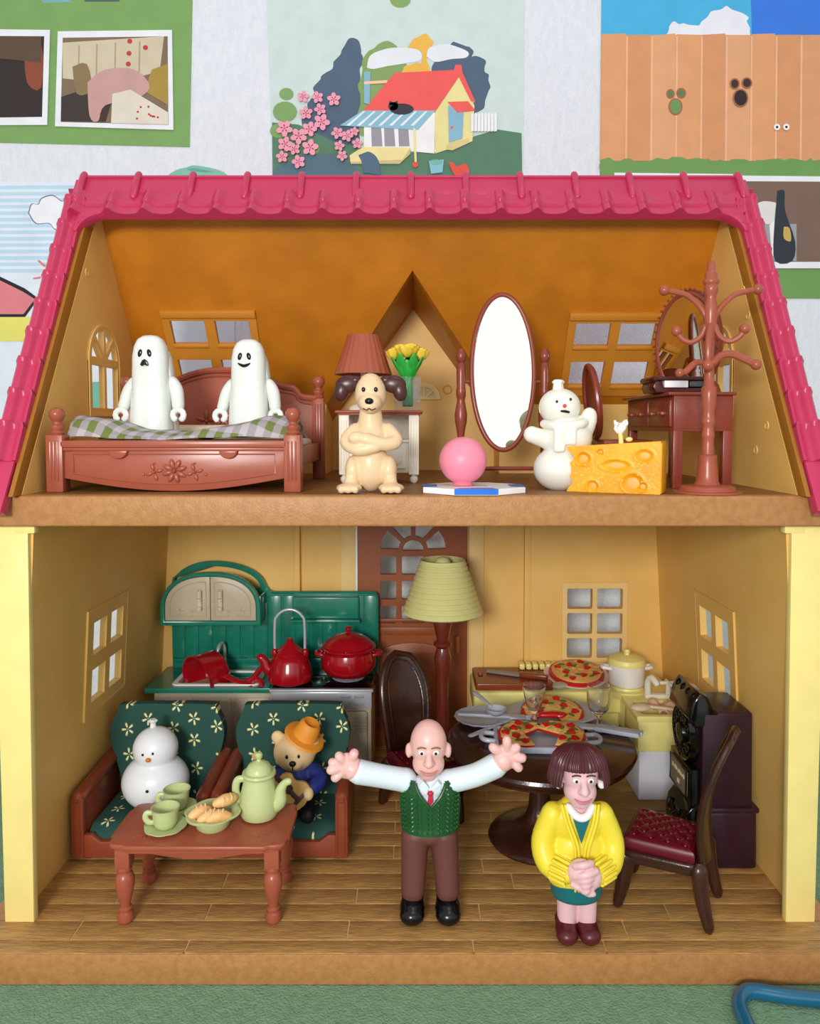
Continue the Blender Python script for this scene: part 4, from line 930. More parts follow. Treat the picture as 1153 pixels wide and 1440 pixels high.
# ================================================================== DOWNSTAIRS
# ---------------- floral cloth
class ND:
    def __init__(s, nt): s.nt = nt
    def __call__(s, op, a, b=None, c=None):
        n = s.nt.nodes.new('ShaderNodeMath'); n.operation = op
        for k, v in enumerate((a, b, c)):
            if v is None: continue
            if isinstance(v, (int, float)): n.inputs[k].default_value = v
            else: s.nt.links.new(v, n.inputs[k])
        return n.outputs[0]
def floral(name, ax, k=7.0):
    m = bpy.data.materials.new(name); m.use_nodes = True; nt = m.node_tree; b = nt.nodes['Principled BSDF']; b.inputs['Roughness'].default_value = .85
    f = ND(nt); tc = nt.nodes.new('ShaderNodeTexCoord'); sp = nt.nodes.new('ShaderNodeSeparateXYZ'); nt.links.new(tc.outputs['Object'], sp.inputs[0])
    a = f('MULTIPLY', f('ADD', sp.outputs[ax[0]], 3.03), k); c = f('MULTIPLY', f('ADD', sp.outputs[ax[1]], 3.0), k*.92)
    ia = f('FLOOR', a); par = f('MULTIPLY', f('MODULO', ia, 2.0), .5); c2 = f('ADD', c, par); ic = f('FLOOR', c2)
    cb = nt.nodes.new('ShaderNodeCombineXYZ'); nt.links.new(ia, cb.inputs[0]); nt.links.new(ic, cb.inputs[1])
    wn = nt.nodes.new('ShaderNodeTexWhiteNoise'); wn.noise_dimensions = '2D'; nt.links.new(cb.outputs[0], wn.inputs['Vector'])
    sc = nt.nodes.new('ShaderNodeSeparateColor'); nt.links.new(wn.outputs['Color'], sc.inputs[0])
    dx = f('ADD', f('SUBTRACT', f('FRACT', a), .5), f('MULTIPLY', f('SUBTRACT', sc.outputs[0], .5), .3))
    dy = f('ADD', f('SUBTRACT', f('FRACT', c2), .5), f('MULTIPLY', f('SUBTRACT', sc.outputs[1], .5), .3))
    r = f('SQRT', f('ADD', f('MULTIPLY', dx, dx), f('MULTIPLY', dy, dy)))
    th = f('ADD', f('ARCTAN2', dy, dx), f('MULTIPLY', sc.outputs[2], 6.28)); cs = f('COSINE', f('MULTIPLY', th, 5.0))
    R1 = f('ADD', f('MULTIPLY', f('POWER', f('MAXIMUM', cs, 0.0), .5), .29), .0)
    notch = f('MULTIPLY', f('GREATER_THAN', cs, .955), .05)
    pet = f('MULTIPLY', f('LESS_THAN', r, f('SUBTRACT', R1, notch)), f('GREATER_THAN', r, .065)); cen = f('LESS_THAN', r, .03)
    mx = nt.nodes.new('ShaderNodeMix'); mx.data_type = 'RGBA'; mx.inputs['A'].default_value = lin('#1f4b42'); mx.inputs['B'].default_value = lin('#e6e3a0'); nt.links.new(pet, mx.inputs['Factor'])
    m2 = nt.nodes.new('ShaderNodeMix'); m2.data_type = 'RGBA'; nt.links.new(mx.outputs['Result'], m2.inputs['A']); m2.inputs['B'].default_value = lin('#7fb6bd'); nt.links.new(cen, m2.inputs['Factor'])
    nt.links.new(m2.outputs['Result'], b.inputs[0])
    n2 = nt.nodes.new('ShaderNodeTexNoise'); n2.inputs['Scale'].default_value = 160; nt.links.new(tc.outputs['Object'], n2.inputs['Vector'])
    bp = nt.nodes.new('ShaderNodeBump'); bp.inputs['Strength'].default_value = .25; bp.inputs['Distance'].default_value = .004; nt.links.new(n2.outputs['Fac'], bp.inputs['Height']); nt.links.new(bp.outputs[0], b.inputs['Normal'])
    return m
FLV = floral('floral_cloth_upright', (0, 2)); FLH = floral('floral_cloth_seat', (0, 1))
SOFA = mat('chestnut_sofa_plastic', '#8c4229', .28, '#843c26', 6)
def armchair(label, x):
    t = thing('armchair', label, 'armchair', (x, .49, 0), 0, 'floral armchairs')
    hw = .385
    m = MB(); m.prism([(-hw+.02, .035), (hw-.02, .035), (hw-.02, .16), (hw-.11, .165), (hw-.16, .125), (-hw+.16, .125), (-hw+.11, .165), (-hw+.02, .16)], .008, .05, .008); m.box(-hw+.03, hw-.03, .04, .52, .035, .12, .01); m.build('base', SOFA, t)
    for sx in (-1, 1):
        xa, xb = sorted((sx*(hw-.072), sx*hw)); xc = (xa+xb)/2
        m = MB(); pr = [(xa, .035), (xb, .035), (xb+.004*sx, .355)]+arc(xc+.002*sx, .352, .039, 0, 180, 8, .045)+[(xa, .352)]
        m.prism([(xa, .035), (xb, .035)]+arc(xc, .352, (xb-xa)/2, 0, 180, 10, .045), 0, .04, .010)
        m.prism([(xa+.008, .04), (xb-.008, .04)]+arc(xc, .350, (xb-xa)/2-.006, 0, 180, 10, .04), .035, .54, .006)
        m.tube([(xc, .03, .372), (xc, .30, .385), (xc, .53, .40)], [.040, .041, .041], 14, 3)
        ar = m.build('arm', SOFA, t)
        m = MB(); m.tube([(xa+.016, -.001, .06), (xa+.016, -.001, .34)]+[(xc+((xb-xa)/2-.016)*math.cos(q), -.001, .35+.03*math.sin(q)) for q in [PI-PI*k/8 for k in range(9)]]+[(xb-.016, -.001, .34), (xb-.016, -.001, .06)], .0035, 6); m.build('moulding', SOFA, ar)
        for y0 in (.08, .46): m = MB(); m.lathe([(0, 0), (.022, 0), (.026, .036), (0, .037)], 14, (sx*(hw-.07), y0, 0)); m.build('foot', SOFA, t)
    # seat and back cushions
    def seat(u, v):
        xx = (-.305+.61*u); yy = .045+.44*v
        z = .185+.012*math.sin(PI*u)-.05*max(0, 1-v*5)**2-.01*v
        return (xx, yy, z)
    m = MB(); m.sheet(lambda u, v: seat(u, 1-v) if 0 else seat(u, v), 24, 20, (0, 0, -.06)); m.build('seat_cushion', FLH, t, smooth=60)
    out = [(.27, .0), (.285, .12), (.315, .22), (.345, .32), (.352, .40), (.335, .46), (.315, .50), (.30, .545), (.285, .556)]
    full = out+[(.12, .562), (0, .560), (-.12, .562)]+[(-a, b) for a, b in reversed(out)]
    full = catmull(full, 3)
    Mk = T(0, .50, .165) @ R('X', -5)
    m = MB(); m.prism(full, -.045, .035, .028, 4, M=Mk); bc = m.build('back_cushion', FLV, t, smooth=60)
    m = MB(); m.prism([(a*.96, b*.95) for a, b in full], .036, .07, .01, M=Mk); m.build('back_frame', SOFA, t)
    return t
armchair('dark green floral armchair holding the white round snowman, by the left wall', -1.512)
armchair('dark green floral armchair holding the bear with guitar, nearer the middle', -.735)
# ---------------- round snowman
s1 = thing('snowman_candle', 'round white two-ball snowman candle sitting in the left armchair', 'candle', (-1.515, .77, .183))
SW = mat('snow_white_wax', '#edf1f4', .33, '#e8edf2', sss=.3, coat=.1)
blob('body', [('e', (0, 0, .165), (.195, .175, .165)), ('e', (.005, -.005, .365), (.130, .125, .125))], SW, s1, .010, 1)
m = MB(); m.lathe([(0, 0), (.014, 0), (.012, .03), (.024, .045), (.018, .052), (0, .05)], 12, (-.01, 0, .483), rfun=lambda a, k: 1+.2*math.cos(5*a)); m.build('wick', WICK, s1)
for x, z in ((-.028, .375), (.030, .382)): m = MB(); m.ell((x, -.126, z), (.007, .005, .008), None, 10, 6); m.build('eye', BLACK, s1)
m = MB(); m.ell((.006, -.134, .348), (.016, .014, .013), None, 12, 8); m.build('nose', mat('orange_paint', '#e8742a', .4), s1)
m = MB(); m.ell((.012, -.178, .185), (.009, .006, .009), None, 10, 6); m.build('button', BLACK, s1)
# ---------------- bear with guitar
br = thing('bear_figurine', 'honey bear figurine in orange hat and blue jumper holding a guitar', 'figurine', (-.675, .76, .185), 4); br.scale = (1.06, 1.06, 1.10)
BR = mat('honey_vinyl', '#e3c48f', .55); BLU = mat('royal_blue_vinyl', '#20307e', .5); ORG = mat('orange_hat_vinyl', '#e8962f', .55); NAV = mat('black_trouser_vinyl', '#17161c', .5)
blob('body', [('e', (0, 0, .14), (.105, .085, .12)), ('t', [(-.08, 0, .21), (-.125, -.05, .17), (-.11, -.09, .17)], [.045, .042, .035]), ('t', [(.08, 0, .21), (.13, -.06, .18), (.09, -.13, .165)], [.045, .045, .038])], BLU, br, .008, 3)
blob('trousers', [('e', (0, 0, .06), (.10, .09, .06)), ('t', [(-.05, -.03, .05), (-.08, -.15, .04)], [.05, .042]), ('t', [(.05, -.03, .05), (.07, -.15, .035)], [.05, .042])], NAV, br, .008, 2)
for x, y, z in ((-.115, -.13, .175), (.075, -.185, .165)): m = MB(); m.ell((x, y, z), (.030, .028, .035)); m.build('paw', BR, br)
hb_ = blob('head', [('e', (-.01, 0, .315), (.118, .105, .105)), ('e', (-.005, -.075, .285), (.05, .045, .04)), ('e', (-.105, .0, .395), (.036, .022, .036)), ('e', (.06, 0, .35), (.07, .08, .07))], BR, br, .008, 3)
for x in (-.045, .018): m = MB(); m.ell((x, -.098, .325), (.009, .006, .012), None, 10, 6); m.build('eye', BLACK, hb_)
m = MB(); m.ell((-.012, -.122, .297), (.019, .013, .015), None, 12, 8); m.tube([(-.012, -.121, .285), (-.012, -.12, .262)], .0035, 6); m.build('nose', BLACK, hb_)
m = MB(); m.lathe([(0, .0), (.105, -.012), (.118, -.004), (.112, .008), (.075, .014), (.066, .05), (.058, .085), (.045, .098), (.02, .088), (0, .082)], 32, M=T(.045, -.01, .395) @ R('Y', 26) @ R('X', 12)); m.build('hat', ORG, br)
gt = thing('toy_guitar', 'tiny tan guitar with a dark neck held by the bear', 'guitar', (-.675, .76, .185), 4); gt.scale = (1.08, 1.08, 1.12)
TAN = mat('tan_guitar_vinyl', '#c9a055', .5); CHO = mat('dark_guitar_vinyl', '#4a2c2a', .45)
Mg = T(-.005, -.175, .165) @ R('X', -8) @ R('Y', -45)
go_ = catmull([(.0, -.085), (.07, -.065), (.085, -.01), (.055, .035), (.062, .075), (.035, .105), (0, .108), (-.035, .105), (-.062, .075), (-.055, .035), (-.085, -.01), (-.07, -.065), (0, -.085)], 4)[:-1]
m = MB(); m.prism(go_, -.014, .014, .006, M=Mg); m.build('body', TAN, gt)
m = MB(); m.box(-.0115, .0115, -.024, -.012, -.04, .25, .003, M=Mg); m.build('neck', CHO, gt)
m = MB(); m.box(-.018, .018, -.020, -.002, .24, .29, .006, M=Mg); m.build('headstock', TAN, gt)
m = MB(); m.lathe([(0, 0), (.026, 0), (.024, .004), (0, .004)], 20, M=Mg @ T(0, -.0135, .035) @ R('X', 90)); m.box(-.042, .042, -.026, -.012, -.052, -.034, .003, M=Mg); m.build('bridge', CHO, gt)
# ---------------- coffee table
ct = thing('coffee_table', 'terracotta brown coffee table with turned legs and a tea set on it', 'table', (-1.04, -.04, 0))
def notched(hx, y0, y1, r):
    pts = []
    for cx, cy, a0 in ((hx, y0, 180), (hx, y1, 270), (-hx, y1, 0), (-hx, y0, 90)):
        c_ = arc(cx, cy, r, a0, a0-90, 5); pts += c_
    return pts
def ctop(hx, y0, y1):
    p = []
    for sx, sy, yy in ((1, -1, y0), (1, 1, y1), (-1, 1, y1), (-1, -1, y0)):
        q = [(-.115, 0), (-.10, .004), (-.088, .014), (-.062, .014), (-.035, .02), (-.018, .036), (-.012, .06), (-.012, .085), (-.002, .098), (0, .115)]
        if sx*sy > 0: q = list(reversed(q))
        p += [(sx*(hx+a), yy-sy*b) for a, b in q]
    return p
m = MB(); m.prism(ctop(.445, -.02, .425), .392, .417, .008, 3, plane='XY'); m.prism(ctop(.43, -.01, .415), .375, .394, .004, 2, plane='XY'); tp = m.build('top', TERRA, ct)
m = MB()
for sx in (-1, 1):
    for yy, sy in ((.075, 1), (.33, -1)):
        for k in range(5): m.ell((sx*(.33-.02*k), yy+sy*.012*math.sin(k*1.7), .418), (.012, .008, .003), R('Z', 40*k), 8, 5)
m.build('carving', TERRA, tp)
m = MB()
m.prism([(-.36, .39), (.36, .39), (.34, .355)]+[(.25-.5*k/10, .352-.03*math.sin(PI*k/10)) for k in range(11)]+[(-.34, .355)], .035, .05, .004); m.box(-.37, -.355, .05, .36, .35, .39); m.box(.355, .37, .05, .36, .35, .39); m.box(-.36, .36, .35, .362, .35, .39)
m.build('apron', TERRA, ct)
lp = [(0, 0), (.022, 0), (.036, .012), (.040, .032), (.036, .052), (.024, .062), (.033, .070), (.033, .078), (.024, .084), (.026, .10), (.036, .14), (.046, .19), (.046, .225), (.036, .252), (.024, .262), (.036, .270), (.036, .280), (.03, .288), (0, .288)]
for sx in (-1, 1):
    for yy in (.045, .375): m = MB(); m.lathe(lp, 20, (sx*.365, yy, 0)); m.box(sx*.365-.036, sx*.365+.036, yy-.036, yy+.036, .285, .38, .004); m.build('leg', TERRA, ct)
TEA = mat('pistachio_plastic', '#c0cb90', .26, '#bbc78a', sss=.05)
ZC = .4175
tpz = thing('teapot', 'tall pistachio green coffee pot with lid at the right of the coffee table', 'teapot', (-.785, .225, ZC)); tpz.scale = (.86, .86, .94)
m = MB(); m.lathe([(0, 0), (.075, 0), (.105, .012), (.121, .045), (.120, .08), (.112, .13), (.100, .18), (.090, .22), (.085, .245), (0, .246)], 36); m.build('body', TEA, tpz)
m = MB(); m.lathe([(0, .232), (.095, .232), (.102, .244), (.098, .256), (.080, .258), (.078, .272), (.062, .296), (.035, .312), (.016, .318), (.012, .326), (.022, .338), (.024, .350), (.016, .362), (0, .365)], 32); m.build('lid', TEA, tpz)
m = MB(); m.tube([(.07, -.01, .07), (.125, -.02, .10), (.135, -.022, .16), (.160, -.025, .20), (.185, -.03, .212)], [.055, .045, .032, .022, .020], 14, 5); m.build('spout', TEA, tpz)
m = MB(); m.tube([(-.085, 0, .215), (-.13, 0, .205), (-.142, 0, .15), (-.125, 0, .10), (-.105, 0, .075)], [.014, .017, .018, .017, .013], 12, 5, flat=1.3); m.build('handle', TEA, tpz)
def saucer(label, x, y):
    t = thing('saucer', label, 'saucer', (x, y, ZC), 0, 'pistachio saucers')
    m = MB(); m.lathe([(0, 0), (.055, 0), (.065, .008), (.100, .018), (.101, .024), (.065, .018), (.045, .012), (0, .012)], 72, rfun=lambda a, k: 1+(.05*abs(math.cos(4*a)) if k in (3, 4) else 0)); m.build('dish', TEA, t); return t
def cup(label, x, y, rz):
    t = thing('teacup', label, 'cup', (x, y, ZC+.0125), rz, 'pistachio teacups'); t.scale = (.84, .84, .88)
    m = MB(); m.lathe([(0, 0), (.045, 0), (.060, .012), (.071, .04), (.075, .08), (.082, .112), (.084, .118), (.078, .118), (.069, .08), (.064, .04), (.05, .02), (0, .016)], 32); m.build('bowl', TEA, t)
    m = MB(); m.tube([(-.07, 0, .085), (-.108, 0, .085), (-.116, 0, .055), (-.095, 0, .032), (-.062, 0, .03)], [.011, .014, .015, .014, .010], 10, 5, flat=1.2); m.build('handle', TEA, t); return t
saucer('scalloped pistachio saucer under the front teacup on the coffee table', -1.232, .10); cup('pistachio teacup nearest the front edge of the coffee table', -1.232, .10, 5)
saucer('scalloped pistachio saucer under the rear teacup, mostly hidden', -1.235, .285); cup('pistachio teacup standing behind the front teacup, against the snowman', -1.235, .29, 5)
m = MB(); m.tube([(0, 0, 0), (.022, -.006, 0)], .016, 10); sg_ = m.build('sugar_pat', TEA, None, loc=(-1.125, .215, ZC+.016)); tag(sg_, 'small pistachio knob-shaped piece between rear cup and bread bowl', 'ornament')
bo = thing('bowl', 'flower-rimmed pistachio bowl of bread rolls in the middle of the coffee table', 'bowl', (-1.0, .125, ZC)); bo.scale = (.94, .94, 1)
m = MB(); m.lathe([(0, 0), (.075, 0), (.088, .012), (.098, .05), (.102, .062), (.140, .072), (.143, .079), (.136, .082), (.098, .070), (.084, .02), (0, .016)], 80, rfun=lambda a, k: 1+(.09*abs(math.cos(3*a+.3))-.03 if k in (5, 6, 7) else 0)); m.build('dish', TEA, bo)
BRD = mat('golden_bread_vinyl', '#e9bf82', .45, '#dfa863', 12, .2, 40)
for k, (x, y, z, rz, ry, lab) in enumerate(((-.055, -.015, .082, 35, 0, 'long bread roll at the left side of the pistachio bowl'), (.0, -.045, .075, 30, 0, 'bread roll at the front middle of the pistachio bowl'), (.045, -.055, .078, 18, 0, 'short bread roll at the front right of the bowl'), (.055, .03, .125, 40, -55, 'bread roll stood on edge at the back right of the bowl'))):
    t = thing('bread_roll', lab, 'bread', (-1.0+x, .125+y, ZC+z-.005), rz, 'bread rolls in the bowl', rot=(math.radians(-ry), 0, math.radians(rz)))
    m = MB(); m.tube([(-.045, 0, 0), (0, 0, .012), (.045, 0, 0)], [.024, .032, .024], 14, 4); m.build('crust', BRD, t)
    m = MB()
    for q in (-.022, 0, .022): m.tube([(q-.006, -.024, .020), (q, 0, .043), (q+.006, .024, .020)], .0045, 6, 3)
    m.build('score_marks', mat('pale_crust', '#ecc891', .5), t)
# ---------------- green kitchen unit
GK = mat('teal_green_plastic', '#1c8068', .22, '#18745e', 5, coat=.3); GRY = mat('warm_grey_plastic', '#b7aa92', .4); SIL = mat('brushed_silver', '#c6c9d0', .25, metal=.35); CHR = mat('chrome', '#d8dadd', .08, metal=1); GLB = mat('black_hob_glass', '#140c10', .08, coat=.5)
KY = 1.99
kx = lambda x, Y=KY: at(x, 850, Y).x
kt = thing('kitchen_unit', 'teal green toy kitchen with domed cupboard, sink and hob in the left corner', 'kitchen unit', (0, 0, 0))
zt_ = at(500, 832, KY).z; zar = at(307, 789, KY).z; xl_, xr_ = kx(241), kx(532); xc_, xe_ = kx(300), kx(372)
zb_ = .60
rad = xe_-xc_; zs = at(376, 842, KY).z
al = [(xl_, zb_), (xr_, zb_), (xr_, zt_-.05)]+arc(xr_-.05, zt_-.05, .05, 0, 90, 5)+[(xe_+.07, zt_), (xe_+.035, zt_+.012), (xe_+.015, zt_+.04)]
al += [(xc_+(rad+.01)*math.cos(q), zt_+.03+(zar-zt_-.03)*math.sin(q)) for q in [math.radians(8+82*k/12) for k in range(13)]]
al += [(xl_+(xc_-xl_)*(1-k/8)**1, zt_+.03+(zar-zt_-.03)*math.sqrt(max(0, 1-(k/8)**2))) for k in range(1, 8)]+[(xl_, zt_+.06)]
ct_z = at(300, 850, KY-.15).z
hole = [(xc_+(rad-.03)*math.cos(q), zt_+.02+(zar-zt_-.06)*math.sin(q)) for q in [math.radians(4+86*k/10) for k in range(11)]]+[(xl_+.02, zt_+.10), (xl_+.02, zt_+.02)]
FKn = frame((0, KY, 0), (1, 0, 0), (0, 0, 1), (0, 1, 0))
bp_ = plate('back_panel', [al, hole], .04, GK, kt, FKn @ T(0, 0, .02), .008)
zgr = at(400, 925, KY).z
for k in range(15):
    x0 = xl_+(xr_-xl_)*k/15; m = MB(); top_ = zt_-.03 if x0 > xe_-.05 else zt_-.08
    m.box(x0+.004, x0+(xr_-xl_)/15-.004, KY-.009, KY, zgr, top_, .004); m.build('panel_board', GK, bp_)
m = MB(); m.box(xl_+.01, xr_-.01, KY-.02, KY, zgr-.03, zgr, .005); m.tube([(xr_-.008, KY-.005, zb_), (xr_-.008, KY-.005, zt_-.05), (xr_-.02, KY-.005, zt_-.012), (xr_-.06, KY-.005, zt_-.005), (xe_+.06, KY-.005, zt_-.005)], .010, 8); m.build('panel_rim', GK, bp_)
a, b_ = at(412, 873, KY-.03), at(505, 838, KY-.03)
m = MB(); m.box(a.x, b_.x, KY-.06, KY, a.z+.02, b_.z, .012, 3); m.box(a.x-.015, b_.x+.01, KY-.10, KY, a.z, a.z+.022, .006); m.build('cooker_hood', GK, kt)
# domed cupboard
CY0 = 1.80
a, b_ = at(225, 880, CY0), at(367, 880, CY0); ztp = at(300, 805, CY0).z; cxm = (a.x+b_.x)/2; hwid = (b_.x-a.x)/2; zbt = a.z
def dome(hw_, z0, z1, n=20):
    zs_ = z0+(z1-z0)*.30; q = arc(0, 0, 1, 0, 180, n)
    return [(cxm-hw_, z0), (cxm+hw_, z0)]+[(cxm+hw_*abs(x)**.85*(1 if x > 0 else -1), zs_+(z1-zs_)*abs(z)**.92) for x, z in q]
FC = frame((0, CY0, 0), (1, 0, 0), (0, 0, 1), (0, 1, 0))
cup_ = plate('cupboard_shell', [dome(hwid, zbt, ztp), dome(hwid-.035, zbt+.035, ztp-.03)], .05, GK, kt, FC @ T(0, 0, .02), .010)
m = MB(); m.box(cxm-hwid+.005, cxm+hwid-.005, CY0+.02, KY, zbt+.002, zbt+.03, .005); m.box(cxm+hwid-.022, cxm+hwid-.002, CY0+.02, KY, zbt+.01, zbt+.21, .004); m.box(cxm-hwid+.002, cxm-hwid+.02, CY0+.02, KY, zbt+.01, zbt+.16, .004); m.build('cupboard_side', GK, kt)
BEI = mat('taupe_plastic', '#c3b59a', .4)
for sx in (-1, 1):
    full = dome(hwid-.037, zbt+.037, ztp-.032, 40)
    half = [(x, z) for x, z in full if (x-cxm)*sx > -.0001]
    half = [(cxm+sx*.002, zbt+.037)]+[q for q in (full if sx > 0 else full) if (q[0]-cxm)*sx > .003]+[(cxm+sx*.002, ztp-.033)]
    if sx < 0:
        f2 = [q for q in full if (q[0]-cxm) < -.003]; f2 = f2[1:]+[f2[0]]; half = [(cxm-.002, ztp-.033)]+f2+[(cxm-.002, zbt+.037)]
    m = MB(); m.prism(half, CY0+.002, CY0+.022, .004)
    dr2 = m.build('cupboard_door', BEI, kt)
    ins = dome(hwid-.075, zbt+.07, ztp-.068, 40); li = [(x, z) for x, z in ins if (x-cxm)*sx > .04]
    if sx < 0: li = li[1:]+[li[0]]
    pl = [(cxm+sx*.03, zbt+.07 if sx > 0 else ztp-.072)]+li+[(cxm+sx*.03, ztp-.072 if sx > 0 else zbt+.07)]
    m = MB(); m.tube([(x, CY0+.001, z) for x, z in pl+[pl[0]]], .0045, 6)
    leafy(m, (cxm+sx*.22, CY0+.001, zbt+.11), 5, .025, .004); leafy(m, (cxm+sx*.13, CY0+.001, zbt+.105), 3, .018, .004); m.build('door_moulding', BEI, dr2)
    m = MB(); hx_ = cxm+sx*.075; hz = zbt+.19
    m.box(hx_-.016, hx_+.016, CY0-.018, CY0+.004, hz-.07, hz+.075, .007)
    for q in (-.06, .0, .03, .055): m.lathe([(0, -.017), (.018, -.012), (.018, .012), (0, .017)], 10, (hx_, CY0-.014, hz+q))
    m.build('door_handle', mat('pale_pull_plastic', '#d6cbb5', .3), dr2)
# counter, sink, hob, base
KF = 1.53; ZK = .60
xs0, xs1 = at(237, 968, 1.53).x, at(382, 968, 1.53).x; xe2 = at(523, 975, KF).x; xm2 = at(382, 975, KF).x
sinkr = (xs0, xm2-.13, 1.58, 1.90)
plate('worktop', [rect(-1.85, xm2+.02, KF, KY+.02), rect(xs0+.03, xs1-.16, 1.61, 1.86, .03)], .035, GK, kt, T(0, 0, ZK+.0175), .006)
m = MB(); wl_ = xs0+.01; wr = xs1-.13
plate('sink_rim', [rect(xs0, xs1-.10, 1.575, 1.90, .04), rect(xs0+.035, xs1-.165, 1.61, 1.865, .03)], .012, WHITE, kt, T(0, 0, ZK+.041), .004)
m.box(xs0+.03, xs1-.16, 1.605, 1.87, ZK-.09, ZK-.075); m.box(xs0+.02, xs0+.035, 1.60, 1.87, ZK-.09, ZK+.036); m.box(xs1-.165, xs1-.15, 1.60, 1.87, ZK-.09, ZK+.036); m.box(xs0+.02, xs1-.15, 1.865, 1.875, ZK-.09, ZK+.036); m.box(xs0+.02, xs1-.15, 1.598, 1.61, ZK-.09, ZK+.036); m.build('sink_basin', WHITE, kt)
fx = at(316, 940, 1.93).x
m = MB(); m.tube([(fx, 1.93, ZK+.035), (fx, 1.93, ZK+.12)], [.022, .016], 12); m.tube([(fx, 1.93, ZK+.10), (fx, 1.93, ZK+.20), (fx-.01, 1.90, ZK+.245), (fx-.02, 1.85, ZK+.235), (fx-.025, 1.83, ZK+.20)], .013, 12, 4); m.build('faucet', mat('satin_chrome', '#d3d5d8', .2, metal=.5), kt)
m = MB(); m.box(xm2, xe2, KF-.01, KY-.01, ZK+.008, ZK+.036, .004); m.build('hob', GLB, kt)
m = MB(); m.box(xm2-.01, xe2+.01, KF-.035, KF+.005, ZK+.018, ZK+.038, .004); m.box(xm2, xe2, KF-.03, KF, ZK-.095, ZK+.02, .006); cp = m.build('control_panel', SIL, kt)
for k in range(2):
    for j in range(2):
        x0 = xe2-.21+.09*k; z0 = ZK-.005-.055*j
        m = MB(); m.box(x0, x0+.065, KF-.036, KF-.026, z0-.018, z0+.004, .004); m.build('control_button', mat('steel_blue_plastic', '#9aa0ac', .35), cp)
for x in (408, 490):
    q = on(x, 957 if x == 408 else 951, ZK+.04)
    m = MB(); m.lathe([(0, 0), (.115, 0), (.118, .006), (.09, .012), (.05, .008), (0, .008)], 32, (q.x, q.y, ZK+.034))
    bn = m.build('burner', SIL, kt)
    m = MB(); m.tube([(q.x+.07*math.cos(a), q.y+.07*math.sin(a), ZK+.055) for a in [2*PI*k/24 for k in range(25)]], .007, 8, cap=False)
    for k in range(4): a = PI/4+PI/2*k; m.tube([(q.x+.06*math.cos(a), q.y+.06*math.sin(a), ZK+.045), (q.x+.105*math.cos(a), q.y+.105*math.sin(a), ZK+.055), (q.x+.105*math.cos(a), q.y+.105*math.sin(a), ZK+.075)], .0075, 8)
    m.build('pan_support', CHR, bn)
m = MB(); m.box(xl_+.01, xm2+.01, KF+.03, KY+.02, .0, ZK-.001, .006); m.build('base_cabinet', GRY, kt)
m = MB(); m.box(xm2+.012, xe2-.005, KF+.0, KY+.02, .0, ZK-.098, .006); ov = m.build('oven', GRY, kt)
for k in range(3):
    x0 = xl_+.03+k*(xm2-xl_-.03)/3; m = MB(); m.box(x0, x0+(xm2-xl_)/3-.03, KF+.018, KF+.032, .08, ZK-.04, .006); d_ = m.build('cabinet_door', GRY, kt); m = MB(); m.tube([(x0+.17, KF+.012, .46), (x0+.17, KF+.004, .43), (x0+.17, KF+.012, .40)], .008, 8); m.build('handle', BEI, d_)
m = MB(); m.box(xm2+.05, xe2-.03, KF-.014, KF+.002, .06, ZK-.12, .02); m.build('oven_door', GRY, kt)
for k in range(6): m = MB(); z0 = ZK-.16-k*.022; m.box(xe2-.125, xe2-.035, KF-.024, KF-.012, z0-.012, z0, .004); m.build('vent_slat', GRY, ov)
m = MB(); m.tube([(xe2-.30+.24*math.cos(a), KF-.016, .14+.28*math.sin(a)) for a in [math.radians(90-90*k/8) for k in range(9)]], .006, 6); m.build('oven_arch', GRY, ov)
REDP = mat('cherry_red_plastic', '#a80f1c', .18, '#a00d1a', coat=.4)
# kettle
q = on(408, 955, ZK+.06)
ke = thing('kettle', 'red kettle with tall wire handle on the left burner', 'kettle', (q.x, q.y, ZK+.048))
m = MB(); m.lathe([(0, .0), (.12, .0), (.155, .015), (.158, .05), (.148, .10), (.130, .155), (.118, .185), (.105, .195), (.105, .205), (.098, .212), (0, .213)], 36); m.build('body', REDP, ke)
m = MB(); m.lathe([(0, .208), (.092, .208), (.094, .216), (.060, .25), (.032, .272), (.024, .282), (.028, .295), (.022, .305), (0, .306)], 32); m.build('lid', REDP, ke)
m = MB(); m.tube([(-.10, -.02, .06), (-.155, -.03, .10), (-.175, -.03, .15), (-.200, -.03, .178)], [.045, .038, .032, .030], 14, 4); m.build('spout', REDP, ke)
hh = at(408, 857, q.y).z-ZK-.048
m = MB(); m.tube([(-.105, 0, .19), (-.107, 0, .30)]+[(-.107*math.cos(a), 0, hh-.11+.11*math.sin(a)) for a in [PI*k/12 for k in range(1, 12)]]+[(.107, 0, .30), (.105, 0, .19)], .0105, 12, 2); m.build('wire_handle', SIL, ke)
for sx in (-1, 1): m = MB(); m.tube([(sx*.107, 0, .17), (sx*.107, 0, .215)], .022, 10); m.build('handle_socket', REDP, ke)
# pot
q = on(490, 951, ZK+.06)
po_ = thing('cooking_pot', 'round red cooking pot with lid on the right burner', 'pot', (q.x, q.y, ZK+.078))
m = MB(); m.lathe([(0, 0), (.12, 0), (.16, .015), (.192, .06), (.197, .10), (.190, .14), (.182, .17), (.190, .19), (.198, .196), (.198, .206), (.182, .208), (0, .208)], 40); m.build('body', REDP, po_)
m = MB(); m.lathe([(0, .205), (.178, .205), (.182, .216), (.150, .25), (.10, .28), (.04, .298), (.018, .302), (.014, .31), (.024, .322), (.024, .335), (.012, .345), (0, .346)], 40); m.build('lid', REDP, po_)
for sx in (-1, 1): m = MB(); m.tube([(sx*.18, -.045, .15), (sx*.225, -.03, .155), (sx*.225, .03, .155), (sx*.18, .045, .15)], .014, 10, 3); m.build('handle', REDP, po_)
